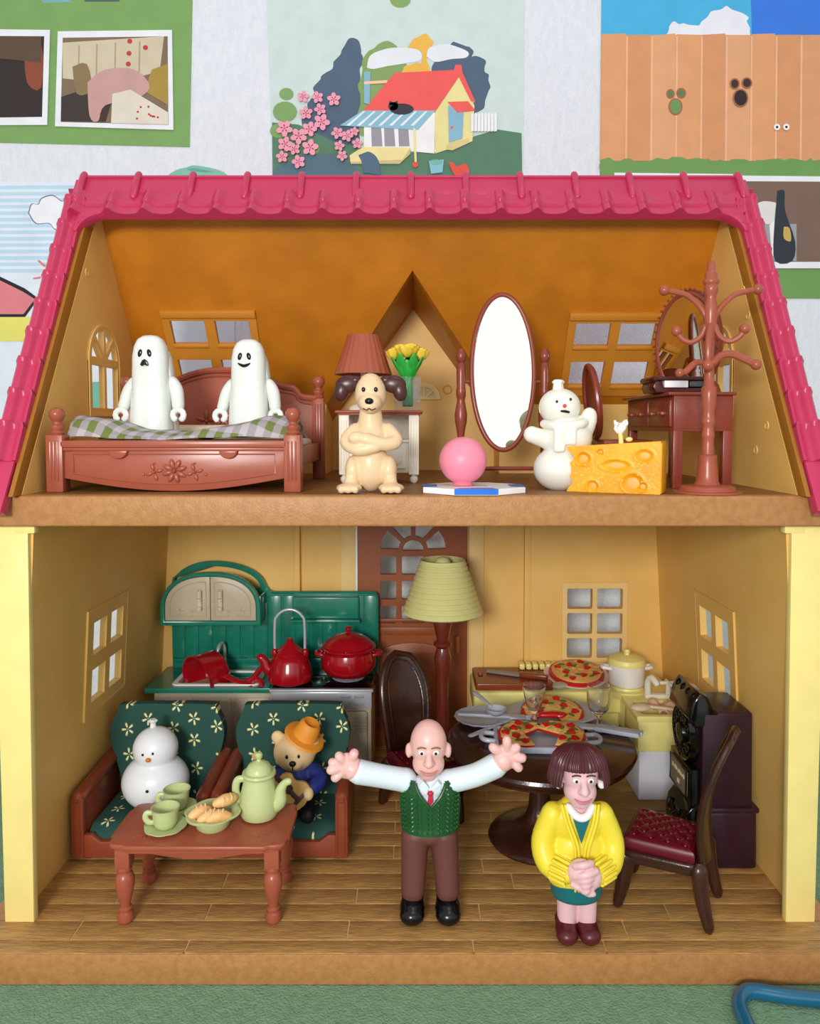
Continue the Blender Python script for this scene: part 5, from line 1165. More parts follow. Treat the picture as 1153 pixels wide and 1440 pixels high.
# saucepan lying in the sink
q = on(262, 962, ZK+.04)
sp1 = thing('saucepan', 'red saucepan tipped on its side in the toy sink', 'saucepan', (q.x+.12, 1.72, ZK+.02), 0)
m = MB(); Ms = T(-.0, .0, .055) @ R('Z', -38) @ R('X', 96)
m.lathe([(0, -.09), (.135, -.09), (.152, -.07), (.158, .09), (.165, .098), (.155, .10), (.146, .085), (.140, -.065), (0, -.075)], 36, M=Ms); m.build('pan_body', REDP, sp1)
m = MB(); m.tube([(.14, -.06, .06), (.24, -.10, .035), (.33, -.12, .02)], [.035, .028, .026], 12, 3, flat=.6)
m.tube([(.375+.036*math.cos(a), -.125+.036*math.sin(a)*.5, .018+.03*math.sin(a)) for a in [2*PI*k/16 for k in range(17)]], .020, 10, cap=False); m.build('handle', REDP, sp1)
sp2 = thing('ladle', 'slim red handle leaning from the sink toward the kettle spout', 'ladle', (-1.15, 1.64, ZK+.045))
m = MB(); m.tube([(-.02, 0, -.005), (.03, .0, .03), (.08, 0, .09), (.115, 0, .12)], [.022, .020, .020, .024], 12, 4); m.build('handle', REDP, sp2)
# ---------------- floor lamp
fl = thing('floor_lamp', 'floor lamp with ribbed pistachio shade on a red-brown pole before the door', 'lamp', (.209, 1.45, 0))
RB = mat('red_brown_gloss_plastic', '#6b2a1c', .2, coat=.2); SH = mat('pale_lime_shade_plastic', '#dcd897', .26, '#d6d28e')
m = MB(); m.lathe([(0, 0), (.19, 0), (.195, .015), (.17, .03), (.10, .05), (.05, .08), (.038, .12), (.045, .15), (.036, .18), (.034, .30), (.046, .46), (.040, .60), (.046, .78), (.06, .88), (.04, .945), (.060, .965), (.063, .985), (.04, 1.0), (.052, 1.06), (.064, 1.12), (.05, 1.17), (.034, 1.2), (.03, 1.45), (0, 1.45)], 28); m.build('pole', RB, fl)
prof = []; z0, z1, r0, r1 = 1.184, 1.545, .268, .146; n = 11
for k in range(n):
    t0 = k/n; t1 = (k+1)/n; ra, rb = r0+(r1-r0)*t0, r0+(r1-r0)*t1; za, zb2 = z0+(z1-z0)*t0, z0+(z1-z0)*t1
    prof += [(ra-.004, za+.001), (ra+.006, za+.010), ((ra+rb)/2+.006, (za+zb2)/2+.003), (rb+.004, zb2-.004)]
prof += [(r1+.006, z1+.004), (r1-.004, z1+.006), (r1-.012, z1-.002)]+[(r0-.014, z0+.004)]
m = MB(); vs = []
m.lathe(prof, 56); m.ell((0, 0, z1-.02), (.055, .055, .045), None, 20, 10)
sh = m.build('lamp_shade', SH, fl, smooth=50)
# ---------------- dining chairs
CUS = mat('maroon_cushion_plastic', '#650a1e', .3, '#5c081a', coat=.15)
def dining(label, x, y, rz):
    t = thing('dining_chair', label, 'chair', (x, y, 0), rz, 'dark dining chairs')
    def so(hx, y0, y1, r, wf=1): return [(a*(1.06 if b < (y0+y1)/2 else .94), b) for a, b in rect(-hx, hx, y0, y1, r, 5)]
    m = MB(); m.prism(so(.185, -.205, .20, .07), .285, .318, .012, 3, plane='XY'); st = m.build('seat', DARKW, t)
    m = MB(); m.prism(so(.165, -.195, .18, .06), .25, .29, .006, 2, plane='XY'); m.build('seat_frame', DARKW, t)
    def cush(u, v):
        a = 2*u-1; b = 2*v-1; n_ = 6
        # squircle map
        rr = (abs(a)**n_+abs(b)**n_)**(1/n_); 
        xx = a*.155*(1.04-.06*b); yy = b*.165-.01
        e_ = max(0, 1-max(abs(a), abs(b))**5); z = .375+.02*e_
        c = min(math.hypot((((u*4+.5*o) % 1)-.5)/4*.31, (((v*4+.5*o) % 1)-.5)/4*.33) for o in (0, 1))
        if max(abs(a), abs(b)) < .86: z -= .014*max(0, 1-c/.026)
        return (xx, yy, z)
    m = MB(); m.grid(lambda u, v: cush(u, v), 60, 60)
    # skirt
    per = [(i/30, 0) for i in range(31)]+[(1, i/30) for i in range(1, 31)]+[(1-i/30, 1) for i in range(1, 31)]+[(0, 1-i/30) for i in range(1, 30)]
    ringA = [Vector(cush(u, v)) for u, v in per]; c0 = Vector((0, -.01, 0))
    def off(p, k, z): q_ = Vector((c0.x+(p.x-c0.x)*k, c0.y+(p.y-c0.y)*k, z)); return q_
    rings = [ringA, [off(p, 1.05, .362) for p in ringA], [off(p, 1.06, .335) for p in ringA], [off(p, 1.02, .319) for p in ringA]]
    vs = [v for r_ in rings for v in r_]; N = len(per); fs = []
    for j in range(3):
        for i in range(N): fs.append((j*N+i, j*N+(i+1) % N, (j+1)*N+(i+1) % N, (j+1)*N+i))
    fs.append(tuple(range(3*N, 4*N)))
    m.add(vs, fs); bmesh.ops.remove_doubles(m.bm, verts=m.bm.verts[:], dist=.0006); cu_ = m.build('cushion', CUS, t, smooth=60)
    m = MB()
    for o in (0, .5):
        for i in range(4):
            for j in range(4):
                u, v = (i+.5+o)/4, (j+.5+o)/4
                if .1 < u < .9 and .1 < v < .9: p = cush(u, v); m.ell((p[0], p[1], p[2]+.003), (.0055, .0055, .004), None, 8, 5)
    b_ = m.build('tuft_buttons', mat('rose_gloss_plastic', '#b05566', .2), cu_)
    for sx in (-1, 1):
        m = MB(); m.tube([(sx*.155, -.165, .27), (sx*.160, -.175, .15), (sx*.168, -.20, .025)], [.046, .040, .028], 12, 3, flat=.8); m.build('leg', DARKW, t)
        m = MB(); m.tube([(sx*.145, .185, .29), (sx*.150, .20, .16), (sx*.158, .235, .026)], [.042, .038, .028], 12, 3, flat=.8); m.build('leg', DARKW, t)
    def bk(u, v):   # v up the back, u across
        z = .30+.66*v; w_ = .165*math.sqrt(max(0, 1-((v-.60)/.405)**2)) if v > .60 else .115+.05*math.sin(PI/2*v/.6)
        w_ = max(w_, .0); s_ = 2*u-1
        y = .185-.02*math.sin(PI*v*1.2)+.11*v**2.2+.02*(1-s_*s_)
        return (s_*w_, y, z)
    m = MB(); m.sheet(bk, 14, 30, (0, .018, 0)); br_ = m.build('backrest', DARKW, t, smooth=60)
    ed = [bk(0, v/24) for v in range(25)]+[bk(1, v/24) for v in range(23, -1, -1)]
    m = MB(); m.tube([(a, b+.008, c) for a, b, c in ed], .019, 10, 1, flat=.9)
    m.tube([(a*.72, b-.004, .3+(c-.3)*.86+.05) for a, b, c in ed[4:-4]], .006, 6); m.build('backrest_rim', DARKW, br_)
    return t
dining('dark brown chair with maroon tufted cushion, front right beside the figurine woman', 1.315, .17, -119)
dining('dark brown oval-backed chair behind the standing man figurine', .06, 1.03, 28)
# ---------------- round table
TCX, TCY, ZTB = .765, .77, .60
rt = thing('round_table', 'dark brown glossy round pedestal table laid with pizza and cutlery', 'table', (TCX, TCY, 0))
m = MB(); m.lathe([(0, .52), (.50, .52), (.53, .527), (.535, .54), (.525, .549), (.55, .558), (.555, .575), (.548, .592), (.53, .599), (0, .60)], 72); m.build('top', DARKW, rt)
m = MB(); m.lathe([(0, 0), (.30, 0), (.305, .015), (.29, .035), (.24, .055), (.15, .085), (.09, .13), (.066, .20), (.060, .30), (.062, .40), (.085, .47), (.15, .51), (.20, .522), (0, .523)], 40); m.build('pedestal', DARKW, rt)
SG = mat('cool_grey_plastic', '#aeb3bf', .3, '#a9aeba'); PZ = mat('pizza_cheese', '#e6b96c', .4, '#d9a455', 14, .3, 30); PR = mat('tomato_sauce', '#c3171b', .25); PG = mat('basil_green', '#3f7a2c', .4)
def plate_(label, x, y, r, mt, scal=0, sx=1, z=ZTB, nm='plate', cat='plate', tilt=None):
    t = thing(nm, label, cat, (x, y, z+.001))
    if tilt: t.rotation_euler = tilt
    m = MB(); m.lathe([(0, 0), (r*.62, 0), (r*.70, .006), (r*.98, .022), (r, .028), (r*.97, .031), (r*.68, .014), (r*.6, .008), (0, .008)], 84, sx=sx, rfun=lambda a, k: 1+(scal*abs(math.cos(8*a)) if 3 <= k <= 5 else 0)); m.build('dish', mt, t); return t
plate_('scalloped grey plate with grey utensils on the left of the round table', .44, 1.05, .165, SG, .04)
plate_('oval grey platter under the whole pizza on the round table', .90, 1.13, .215, SG, 0, 1.42, nm='platter', cat='platter')
def wedge(r, a0, a1, n=24): return [(0, 0)]+[(r*math.cos(math.radians(a0+(a1-a0)*k/n)), r*math.sin(math.radians(a0+(a1-a0)*k/n))) for k in range(n+1)]
def pizza(label, x, y, z, r, a0, a1, rot=None, nm='pizza', seed=1, sy=1, grp=None):
    t = thing(nm, label, 'pizza', (x, y, z), 0, grp)
    if rot: t.rotation_euler = rot
    rd = random.Random(seed); S_ = SC(1, sy, 1)
    m = MB(); m.prism(wedge(r, a0, a1), 0, .022, .006, plane='XY', M=S_); m.build('crust', PR, t)
    m = MB(); m.prism(wedge(r*.90, a0, a1), .014, .031, .006, plane='XY', M=S_)
    for k in range(26): a = math.radians(rd.uniform(a0+6, a1-6)); q = r*.85*math.sqrt(rd.random()); m.ell((q*math.cos(a), q*math.sin(a)*sy, .030), (.024, .018, .006), R('Z', rd.uniform(0, 180)), 10, 5)
    m.build('cheese_layer', PZ, t)
    n = max(3, int((a1-a0)/40))
    for k in range(n):
        a = math.radians(a0+(a1-a0)*(k+.5)/n); q = r*(.45+.25*(k % 2)); m = MB()
        m.lathe([(0, 0), (.022, 0), (.025, .008), (.018, .012), (0, .010)], 16, (q*math.cos(a), q*math.sin(a)*sy, .032), rfun=lambda b, kk: 1+.16*math.cos(3*b+k)+.1*math.cos(5*b+2*k)); m.build('tomato_slice', PR, t)
        a += .5*(a1-a0)/n*PI/180; q = r*(.35+.3*((k+1) % 2))
        if a < math.radians(a1-4): m = MB(); m.ell((q*math.cos(a), q*math.sin(a)*sy, .036), (.026, .012, .004), R('Z', rd.uniform(0, 180)), 10, 5); m.build('basil_leaf', PG, t)
    return t
pizza('pizza with one slice missing on the oval grey platter', .90, 1.13, ZTB+.012, .20, -75, 215, rot=(math.radians(9), 0, 0), seed=3)
m = MB(); m.tube([(-.05, 0, 0), (.05, 0, 0)], [.022, .026], 12, flat=.8); m.tube([(.05, -.02, 0), (.075, -.022, .0)], .012, 8); pe = m.build('pepper_piece', PR, None, loc=(.86, 1.0, ZTB+.055)); tag(pe, 'shiny red pepper piece in the gap of the whole pizza', 'vegetable')
# tray
tr = thing('tray', 'rectangular grey tray with ring handles holding two pizza halves', 'tray', (.755, .705, ZTB+.001), -3)
plate('tray_rim', [rect(-.27, .27, -.155, .155, .03), rect(-.245, .245, -.13, .13, .02)], .03, SG, tr, T(0, 0, .024), .006)
m = MB(); m.box(-.262, .262, -.147, .147, 0, .014, .005); m.build('tray_base', SG, tr)
for sx in (-1, 1): m = MB(); m.tube([(sx*.265, -.055, .03), (sx*.325, -.05, .035), (sx*.345, 0, .036), (sx*.325, .05, .035), (sx*.265, .055, .03)], .014, 10, 4); m.build('handle', SG, tr)
pizza('pizza half at the left end of the grey tray', .655, .70, ZTB+.040, .150, 35, 290, rot=(math.radians(8), 0, 0), seed=5, nm='pizza_half', sy=.95)
pizza('pizza half at the right end of the grey tray', .865, .70, ZTB+.040, .150, -110, 150, rot=(math.radians(8), 0, 0), seed=8, nm='pizza_half', sy=.95)
# utensils
m = MB(); m.box(-.17, .16, -.022, .022, 0, .018, .006); m.box(.15, .25, -.034, .034, 0, .014, .004)
for k in range(3): m.box(.25, .285, -.03+.022*k, -.016+.022*k, 0, .012, .003)
sv = m.build('serving_fork', SG, None, loc=(.46, 1.02, ZTB+.038), rot=(0, .02, math.radians(-5))); tag(sv, 'grey serving fork laid flat across the scalloped plate', 'utensil')
m = MB(); m.lathe([(0, 0), (.035, .006), (.060, .028), (.066, .046), (.060, .046), (.034, .014), (0, .010)], 28); m.tube([(-.03, .05, .04), (-.07, .14, .052), (-.11, .22, .06)], [.014, .015, .022], 10, 3, flat=.6)
ld = m.build('ladle', SG, None, loc=(.525, .985, ZTB+.058)); tag(ld, 'grey ladle with round bowl resting on the scalloped plate', 'utensil')
m = MB(); m.tube([(0, 0, .015), (.16, -.05, .012), (.30, -.10, .012)], [.016, .014, .02], 8, 3, flat=.6); m.tube([(0, 0, .015), (-.06, .02, .015)], .02, 8, flat=.4)
ld = m.build('serving_spoon', SG, None, loc=(.40, .80, ZTB+.01), rot=(0, 0, math.radians(62))); tag(ld, 'grey handle lying at the left rim of the round table', 'utensil')
def cutlery(nm, lab, p0, p1, z, fork):
    d = Vector(p1)-Vector(p0); L = d.length; a = math.atan2(d.y, d.x); m = MB()
    m.prism([(L*.42, -.018), (L, -.024), (L, .024), (L*.42, .018)], 0, .026, .005, plane='XY')
    if fork:
        m.prism([(L*.14, -.034), (L*.24, -.032), (L*.42, -.014), (L*.42, .014), (L*.24, .032), (L*.14, .034)], .004, .018, .004, plane='XY')
        for q in (-.026, -.009, .009, .026): m.box(0, L*.15, q-.0055, q+.0055, .004, .016, .003)
    else: m.prism([(0, .005), (L*.08, -.02), (L*.42, -.020), (L*.42, .020), (L*.06, .020)], .004, .018, .004, plane='XY')
    o = m.build(nm, SG, None, loc=(p0[0], p0[1], z), rot=(0, 0, a)); return tag(o, lab, 'cutlery')
cutlery('fork', 'grey fork pointing at the tray, in front of its matching knife', (.93, .90, 0), (1.335, .72, 0), ZTB+.030, True)
cutlery('table_knife', 'grey table knife behind the fork, its handle over the table edge', (.95, .985, 0), (1.38, .80, 0), ZTB+.006, False)
CG = mat('clear_glass_plastic', '#ffffff', .02, trans=.98, ior=1.4)
def glass(lab, x, y, wide):
    t = thing('wine_glass', lab, 'glass', (x, y, ZTB+.001), 0, 'clear glasses on the round table')
    if wide: pr = [(0, 0), (.075, 0), (.078, .006), (.03, .012), (.014, .022), (.013, .07), (.03, .09), (.058, .12), (.070, .17), (.072, .27), (.068, .272), (.065, .17), (.053, .127), (.028, .102), (0, .095)]
    else: pr = [(0, 0), (.070, 0), (.072, .006), (.03, .012), (.018, .022), (.018, .085), (.028, .10), (.048, .14), (.062, .20), (.072, .262), (.067, .264), (.057, .20), (.043, .145), (.022, .112), (0, .108)]
    m = MB(); m.lathe(pr, 36); m.build('bowl_and_stem', CG, t); return t
glass('clear fluted glass standing left, before the whole pizza', .752, .94, False); glass('clear rounded glass standing right, at the end of the platter', 1.145, .925, True)
# ---------------- cream counter
LEM = mat('lemon_cream_plastic', '#f2e690', .35, '#ecdf88', sss=.05); PLW = mat('pale_lilac_white_plastic', '#dcdce4', .35); IV = mat('ivory_plastic', '#ece6d2', .3)
kc = thing('corner_counter', 'pale yellow L-shaped toy counter with sink in the right back corner', 'kitchen unit', (0, 0, 0))
ZQ = .58; xq0 = .435; xq1 = 1.84
m = MB(); m.box(xq0, 1.50, 1.61, 2.03, ZQ-.155, ZQ, .018, 3); m.prism([(1.30, 1.62), (1.44, 1.60), (1.455, 1.45), (1.465, 1.18), (xq1, 1.18), (xq1, 2.03), (1.30, 2.03)], ZQ-.14, ZQ-.001, .012, plane='XY') if False else None
m.build('worktop', LEM, kc)
sx0, sx1, sy0, sy1 = 1.455, 1.845, 1.165, 1.50
plate('sink_top', [[(1.40, 2.03), (1.40, 1.62), (1.455, 1.55), (sx0, sy0), (sx1, sy0), (1.84, 2.03)], rect(sx0+.045, sx1-.03, sy0+.045, sy1-.06, .03)], .04, LEM, kc, T(0, 0, ZQ-.02), .008)
m = MB(); m.box(sx0+.01, sx1, sy0+.008, sy0+.045, ZQ-.24, ZQ-.03, .015); m.box(sx0+.01, sx0+.045, sy0+.01, sy1, ZQ-.24, ZQ-.03, .01); m.box(sx1-.03, sx1, sy0+.01, sy1, ZQ-.24, ZQ-.03, .01); m.box(sx0+.01, sx1, sy0+.02, sy1, ZQ-.24, ZQ-.15, .01); m.box(sx0+.01, sx1, sy1-.06, 2.03, ZQ-.24, ZQ-.04, .01); m.build('sink_basin', LEM, kc)
m = MB(); m.box(sx0+.03, sx1-.005, sy0+.05, 2.0, 0, ZQ-.241, .012); m.build('cabinet', PLW, kc)
m = MB(); m.box(xq0+.02, sx0+.025, 1.66, 2.02, 0, ZQ-.156, .01); m.build('cabinet', LEM, kc)
fq = at(918, 990, 1.50)
m = MB(); m.box(1.60, 1.81, 1.475, 1.53, ZQ, ZQ+.03, .01); m.tube([(1.625, 1.50, ZQ+.02), (1.625, 1.50, ZQ+.11), (1.64, 1.47, ZQ+.15), (1.66, 1.43, ZQ+.125)], .022, 12, 4)
m.tube([(1.765, 1.50, ZQ+.02), (1.765, 1.50, ZQ+.09)], .018, 10); m.tube([(1.71, 1.50, ZQ+.105), (1.82, 1.50, ZQ+.105)], .013, 8); m.tube([(1.765, 1.45, ZQ+.105), (1.765, 1.55, ZQ+.105)], .013, 8); m.build('faucet', IV, kc)
m = MB(); m.lathe([(0, 0), (.15, 0), (.152, .01), (.12, .016), (.115, .03), (.10, .032), (0, .02)], 36, (1.53, 1.69, ZQ)); m.build('hob_ring', LEM, kc)
p2_ = thing('stew_pot', 'white pot with pale yellow lid on the corner counter', 'pot', (1.53, 1.69, ZQ+.033))
m = MB(); m.lathe([(0, 0), (.115, 0), (.125, .012), (.127, .15), (0, .15)], 36); m.build('body', mat('soft_white_plastic', '#eeeae2', .35), p2_)
m = MB(); m.lathe([(0, .148), (.132, .148), (.134, .165), (.122, .19), (.08, .208), (.02, .214), (.018, .222), (.024, .235), (.018, .25), (0, .253)], 36); m.build('lid', LEM, p2_)
for sx in (-1, 1): m = MB(); m.tube([(sx*.12, -.03, .12), (sx*.17, -.02, .125), (sx*.17, .02, .125), (sx*.12, .03, .12)], .014, 10, 3); m.build('handle', MATS['soft_white_plastic'], p2_)
plate_('pale pink plate with a pizza at the back of the corner counter', 1.20, 1.83, .235, mat('blush_plastic', '#e8d6d2', .35), z=ZQ+.034, tilt=(math.radians(8), 0, 0))
pizza('whole pizza on the pink plate at the back of the counter', 1.20, 1.82, ZQ+.058, .20, 0, 359.9, rot=(math.radians(8), 0, 0), seed=11)
cb = thing('cutting_board', 'red-brown cutting board on the left end of the corner counter', 'cutting board', (.70, 1.82, ZQ+.001))
CBM = mat('board_brown_plastic', '#8a3d1e', .28); plate('board', [rect(-.25, .30, -.185, .185, .02), rect(-.215, -.185, -.03, .05, .01)], .05, CBM, cb, T(0, 0, .0255), .008)
kn = thing('kitchen_knife', 'kitchen knife with grey blade on the cutting board', 'knife', (.60, 1.86, ZQ+.054), -22)
m = MB(); m.prism([(-.05, -.02), (.20, -.025), (.20, .025), (-.06, .02)], 0, .022, .008, plane='XY'); m.build('blade', mat('grey_blade_plastic', '#86807c', .25), kn)
m = MB(); m.box(.20, .40, -.025, .025, -.002, .034, .010); m.build('handle', CBM, kn)
m = MB()
for k in range(6): m.box(.05*k, .05*k+.042, 0, .10, 0, .045, .012)
sb = m.build('soap_rack', LEM, None, loc=(.80, 1.93, ZQ+.053)); tag(sb, 'ridged pale yellow rack behind the knife on the board', 'rack')
m = MB(); m.ell((0, 0, .03), (.07, .045, .024)); m.tube([(.05, 0, .035), (.16, -.03, .03), (.26, -.05, .02)], [.018, .016, .018], 10, 3, flat=.7)
ws = m.build('wooden_spoon', mat('pale_wood_plastic', '#e3c9a8', .5), None, loc=(1.50, 1.245, ZQ+.0), rot=(0, .0, math.radians(4))); tag(ws, 'pale wooden spoon lying over the front of the yellow sink', 'utensil')
m = MB(); m.sheet(lambda u, v: (.20*u-.03*v, .16*v, .02*math.sin(12*u)+.012*math.sin(9*v+4*u)), 20, 12, (0, 0, .012)); sp_ = m.build('dishcloth', mat('peach_cloth', '#e2b690', .8), None, smooth=60, loc=(1.62, 1.24, ZQ-.015), rot=(.12, 0, 0)); tag(sp_, 'crumpled peach dishcloth lying in the yellow sink', 'cloth')
m = MB(); m.ell((0, 0, .03), (.065, .045, .026)); m.tube([(.04, 0, .04), (.13, .02, .05), (.2, .03, .05)], [.018, .014, .018], 10, 3)
ws = m.build('plastic_scoop', mat('frosted_plastic', '#d8cdb8', .3, trans=.4), None, loc=(1.05, 1.66, ZQ+.001), rot=(0, 0, .2)); tag(ws, 'frosted scoop on the counter between board and pink plate', 'utensil')
# ---------------- wall telephone
PHM = mat('aubergine_black_plastic', '#331725', .35, '#2c1320', coat=.1); PHB = mat('jet_black_gloss', '#0b0a0b', .15, coat=.4)
ph = thing('payphone', 'dark aubergine payphone with rotary dial by the right wall', 'telephone', (1.58, .44, 0))
m = MB(); m.box(0, .335, 0, .38, 0, .325, .022, 3, top=.97); m.box(-.005, .34, -.004, .385, .318, .350, .012); m.build('base', PHM, ph)
m = MB(); m.box(.02, .305, .012, .365, .345, .875, .012, 2, top=.955); m.build('cabinet', PHM, ph)
m = MB(); m.prism([(-.02, .79), (.10, .79), (.13, .86), (.085, .90), (.055, .96), (.005, .985), (-.03, .93), (-.05, .84)], .02, .36, .014, 3); hp = m.build('handset_rest', PHB, ph)
for k in range(4): m = MB(); m.ell((.0, .07+.08*k, .945-.0*k), (.03, .026, .03), None, 14, 8); m.build('coin_slot', BLACK, hp)
Mx = T(.012, .19, .70) @ R('Y', -92)
m = MB(); m.lathe([(0, 0), (.165, 0), (.168, .02), (.150, .045), (.145, .04), (.06, .035), (.055, .055), (.03, .06), (0, .05)], 40, M=Mx); di = m.build('dial', PHB, ph)
for k in range(11): a = math.radians(-60+30*k); m = MB(); m.tube([(.105*math.cos(a)+.022*math.cos(b), .105*math.sin(a)+.022*math.sin(b), .044) for b in [2*PI*j/12 for j in range(13)]], .005, 6, cap=False, M=Mx); m.build('finger_hole', PHB, di)
m = MB(); m.prism([(.03, .345), (.36, .345), (.36, .55), (.03, .55)], -.035, .02, .01, plane='YZ'); m.build('plate_housing', PHB, ph)
pm_ = plate('name_plate', [rect(-.13, .13, -.075, .075, .012)], .008, mat('brassy_grey_plate', '#a39a80', .35, metal=.4), ph, frame((-.040, .195, .45), (0, -1, 0), (0, 0, 1), (-1, 0, 0)))
def text(s_, size, m_, parent, M_, nm='lettering'):
    cu = bpy.data.curves.new('t', 'FONT'); cu.body = s_; cu.size = size; cu.align_x = 'CENTER'; cu.extrude = .0012
    o = bpy.data.objects.new('t', cu); COL.objects.link(o); me = bpy.data.meshes.new_from_object(o); bpy.data.objects.remove(o)
    me.transform(M_); me.materials.clear(); me.materials.append(m_); me.name = nm; return link(nm, me, parent, 0)
LT = mat('pale_gilt_letters', '#e0d6a8', .4); FT = frame((-.046, .195, .45), (0, -1, 0), (0, 0, 1), (-1, 0, 0))
m = MB()
for k in range(9): m.box(-.095+.022*k, -.083+.022*k+.002*(k % 3), .015+.003*(k % 2), .040-.004*((k+1) % 3), -.001, .0015, M=FT)
for k in range(2): m.box(-.008+.02*k, .0+.02*k, -.045, -.022+.004*k, -.001, .0015, M=FT)
m.build('worn_lettering', LT, pm_)
m = MB(); m.tube([(-.044, .065, .375), (-.044, .325, .375), (-.044, .325, .525), (-.044, .065, .525), (-.044, .065, .375)], .006, 6); m.build('plate_rim', PHB, ph)
m = MB(); m.prism([(.0, .0), (-.05, .05), (-.07, .20), (-.055, .28), (-.02, .33), (.02, .34), (.02, 0)], .04, .34, .014, 3); m.tube([(-.065, .12, .28), (-.085, .15, .24), (-.085, .23, .24), (-.065, .26, .28)], .010, 8, 3); m.box(-.075, -.05, .07, .31, .08, .20, .01); m.build('coin_return', PHB, ph)
# ---------------- teal wire thing on the cloth
TW = mat('petrol_blue_enamel', '#0f5f80', .25, coat=.4)
pts_ = [on(x, y, ZT+.035) for x, y in ((1068, 1500), (1053, 1448), (1040, 1415), (1046, 1397), (1064, 1394), (1115, 1402), (1190, 1409), (1225, 1416), (1235, 1445), (1240, 1500))]
m = MB(); m.tube([tuple(p) for p in pts_]+[tuple(pts_[0])], .033, 14, 5, cap=False)
o = m.build('wire_handle', TW); tag(o, 'petrol blue enamelled wire loop on the cloth at the lower right', 'handle')
# ================================================================== THE TWO STANDING FIGURINES (clay-style vinyl people)
SKN = mat('pink_vinyl_skin', '#eebcb4', .35, '#ecb6ae', sss=.12); SHIRT = mat('pale_blue_white_vinyl', '#dfeaf0', .4, '#dae5ec'); VEST = mat('forest_green_vinyl', '#1d5428', .35, '#194a23'); TRO = mat('cocoa_brown_vinyl', '#6b3f38', .5, '#663b34')
mn = thing('man_figurine', 'bald man figurine in green knitted vest, arms spread wide, standing mid floor', 'figurine', (.10, .06, 0))
# legs and trousers
blob('trousers', [('e', (0, 0, .425), (.128, .075, .06)), ('t', [(-.072, 0, .42), (-.080, -.005, .26), (-.085, -.01, .13)], [.072, .064, .060]), ('t', [(.068, 0, .42), (.080, -.005, .26), (.088, -.01, .13)], [.072, .064, .060])], TRO, mn, .007, 3)
for sx in (-1, 1):
    blob('shoe', [('e', (sx*.088, -.03, .058), (.064, .085, .055)), ('e', (sx*.086, .0, .095), (.056, .055, .045)), ('e', (sx*.089, -.075, .048), (.062, .055, .046))], BLACK, mn, .007, 2)
blob('torso', [('e', (0, 0, .49), (.120, .078, .055)), ('e', (0, 0, .58), (.118, .078, .10)), ('e', (0, 0, .66), (.110, .072, .06)), ('t', [(0, 0, .68), (0, 0, .735)], [.052, .045])], SHIRT, mn, .007, 2)
# vest: shell with V neck and raised knit
def vest_pt(a, t, off=0):
    z = .455+(.255)*t; w_ = .128-.010*math.cos(PI*t)*.5-(.028*max(0, t-.75)/.25); d_ = .088-.008*t-.016*max(0, t-.75)/.25
    return (math.sin(a)*(w_+off), -math.cos(a)*(d_+off), z)
m = MB(); n = 72; nt_ = 30; vs = []; fs = []; keep = {}
def inv(a, t):  # V neckline in front, arm openings on the sides
    aa = (a+PI) % (2*PI)-PI
    if abs(aa) < (t-.55)*1.15*.62/.45: return False
    if abs(abs(aa)-PI/2) < .42 and t > .62+.2*(abs(abs(aa)-PI/2)/.42)**2: return False
    return True
for j in range(nt_+1):
    for i in range(n): vs.append(vest_pt(2*PI*i/n, j/nt_, .004+(.003 if j in (0, 1, 2) else 0)))
for j in range(nt_):
    for i in range(n):
        a = 2*PI*(i+.5)/n; t = (j+.5)/nt_
        if inv(a, t): fs.append((j*n+i, j*n+(i+1) % n, (j+1)*n+(i+1) % n, (j+1)*n+i))
m.add(vs, fs); loose = [v for v in m.bm.verts if not v.link_faces]; bmesh.ops.delete(m.bm, geom=loose, context='VERTS')
bmesh.ops.recalc_face_normals(m.bm, faces=m.bm.faces[:]); r_ = bmesh.ops.solidify(m.bm, geom=m.bm.faces[:], thickness=-.012)
ve = m.build('knitted_vest', VEST, mn, smooth=50)
m = MB(); cols_ = 22
for c in range(cols_):
    a0 = -PI*.62+PI*1.24*c/(cols_-1)
    for k in range(11):
        t = .08+.088*k; dr = .045 if c % 2 else -.045
        if inv(a0, min(1, t+.03)) and inv(a0+dr*2, t) and t < .96: m.tube([vest_pt(a0-dr, t-.022, .014), vest_pt(a0, t, .019), vest_pt(a0+dr, t+.026, .014)], [.003, .0062, .003], 6, 2)
kn_ = m.build('knit_stitches', VEST, ve); kn_['kind'] = 'stuff'
m = MB()
for sx in (-1, 1): m.tube([vest_pt(sx*(t-.55)*1.15*.62/.45+sx*.03, t, .010) for t in (.56, .66, .76, .86, .94)], .0085, 8, 2)
m.tube([vest_pt(2*PI*k/40, .02, .006) for k in range(41)], .010, 8, cap=False); m.build('vest_border', VEST, ve)
m = MB(); m.ell((0, -.082, .662), (.015, .012, .013)); m.prism([(-.009, .655), (.009, .655), (.014, .625), (0, .605), (-.014, .625)], -.094, -.080, .004); m.build('red_tie', mat('tie_red_vinyl', '#c22440', .35), mn)
m = MB(); m.prism([(-.012, .668), (-.052, .705), (-.035, .725), (-.005, .69)], -.082, -.070, .003); m.prism([(.012, .668), (.052, .705), (.035, .725), (.005, .69)], -.082, -.070, .003); m.build('collar', SHIRT, mn)
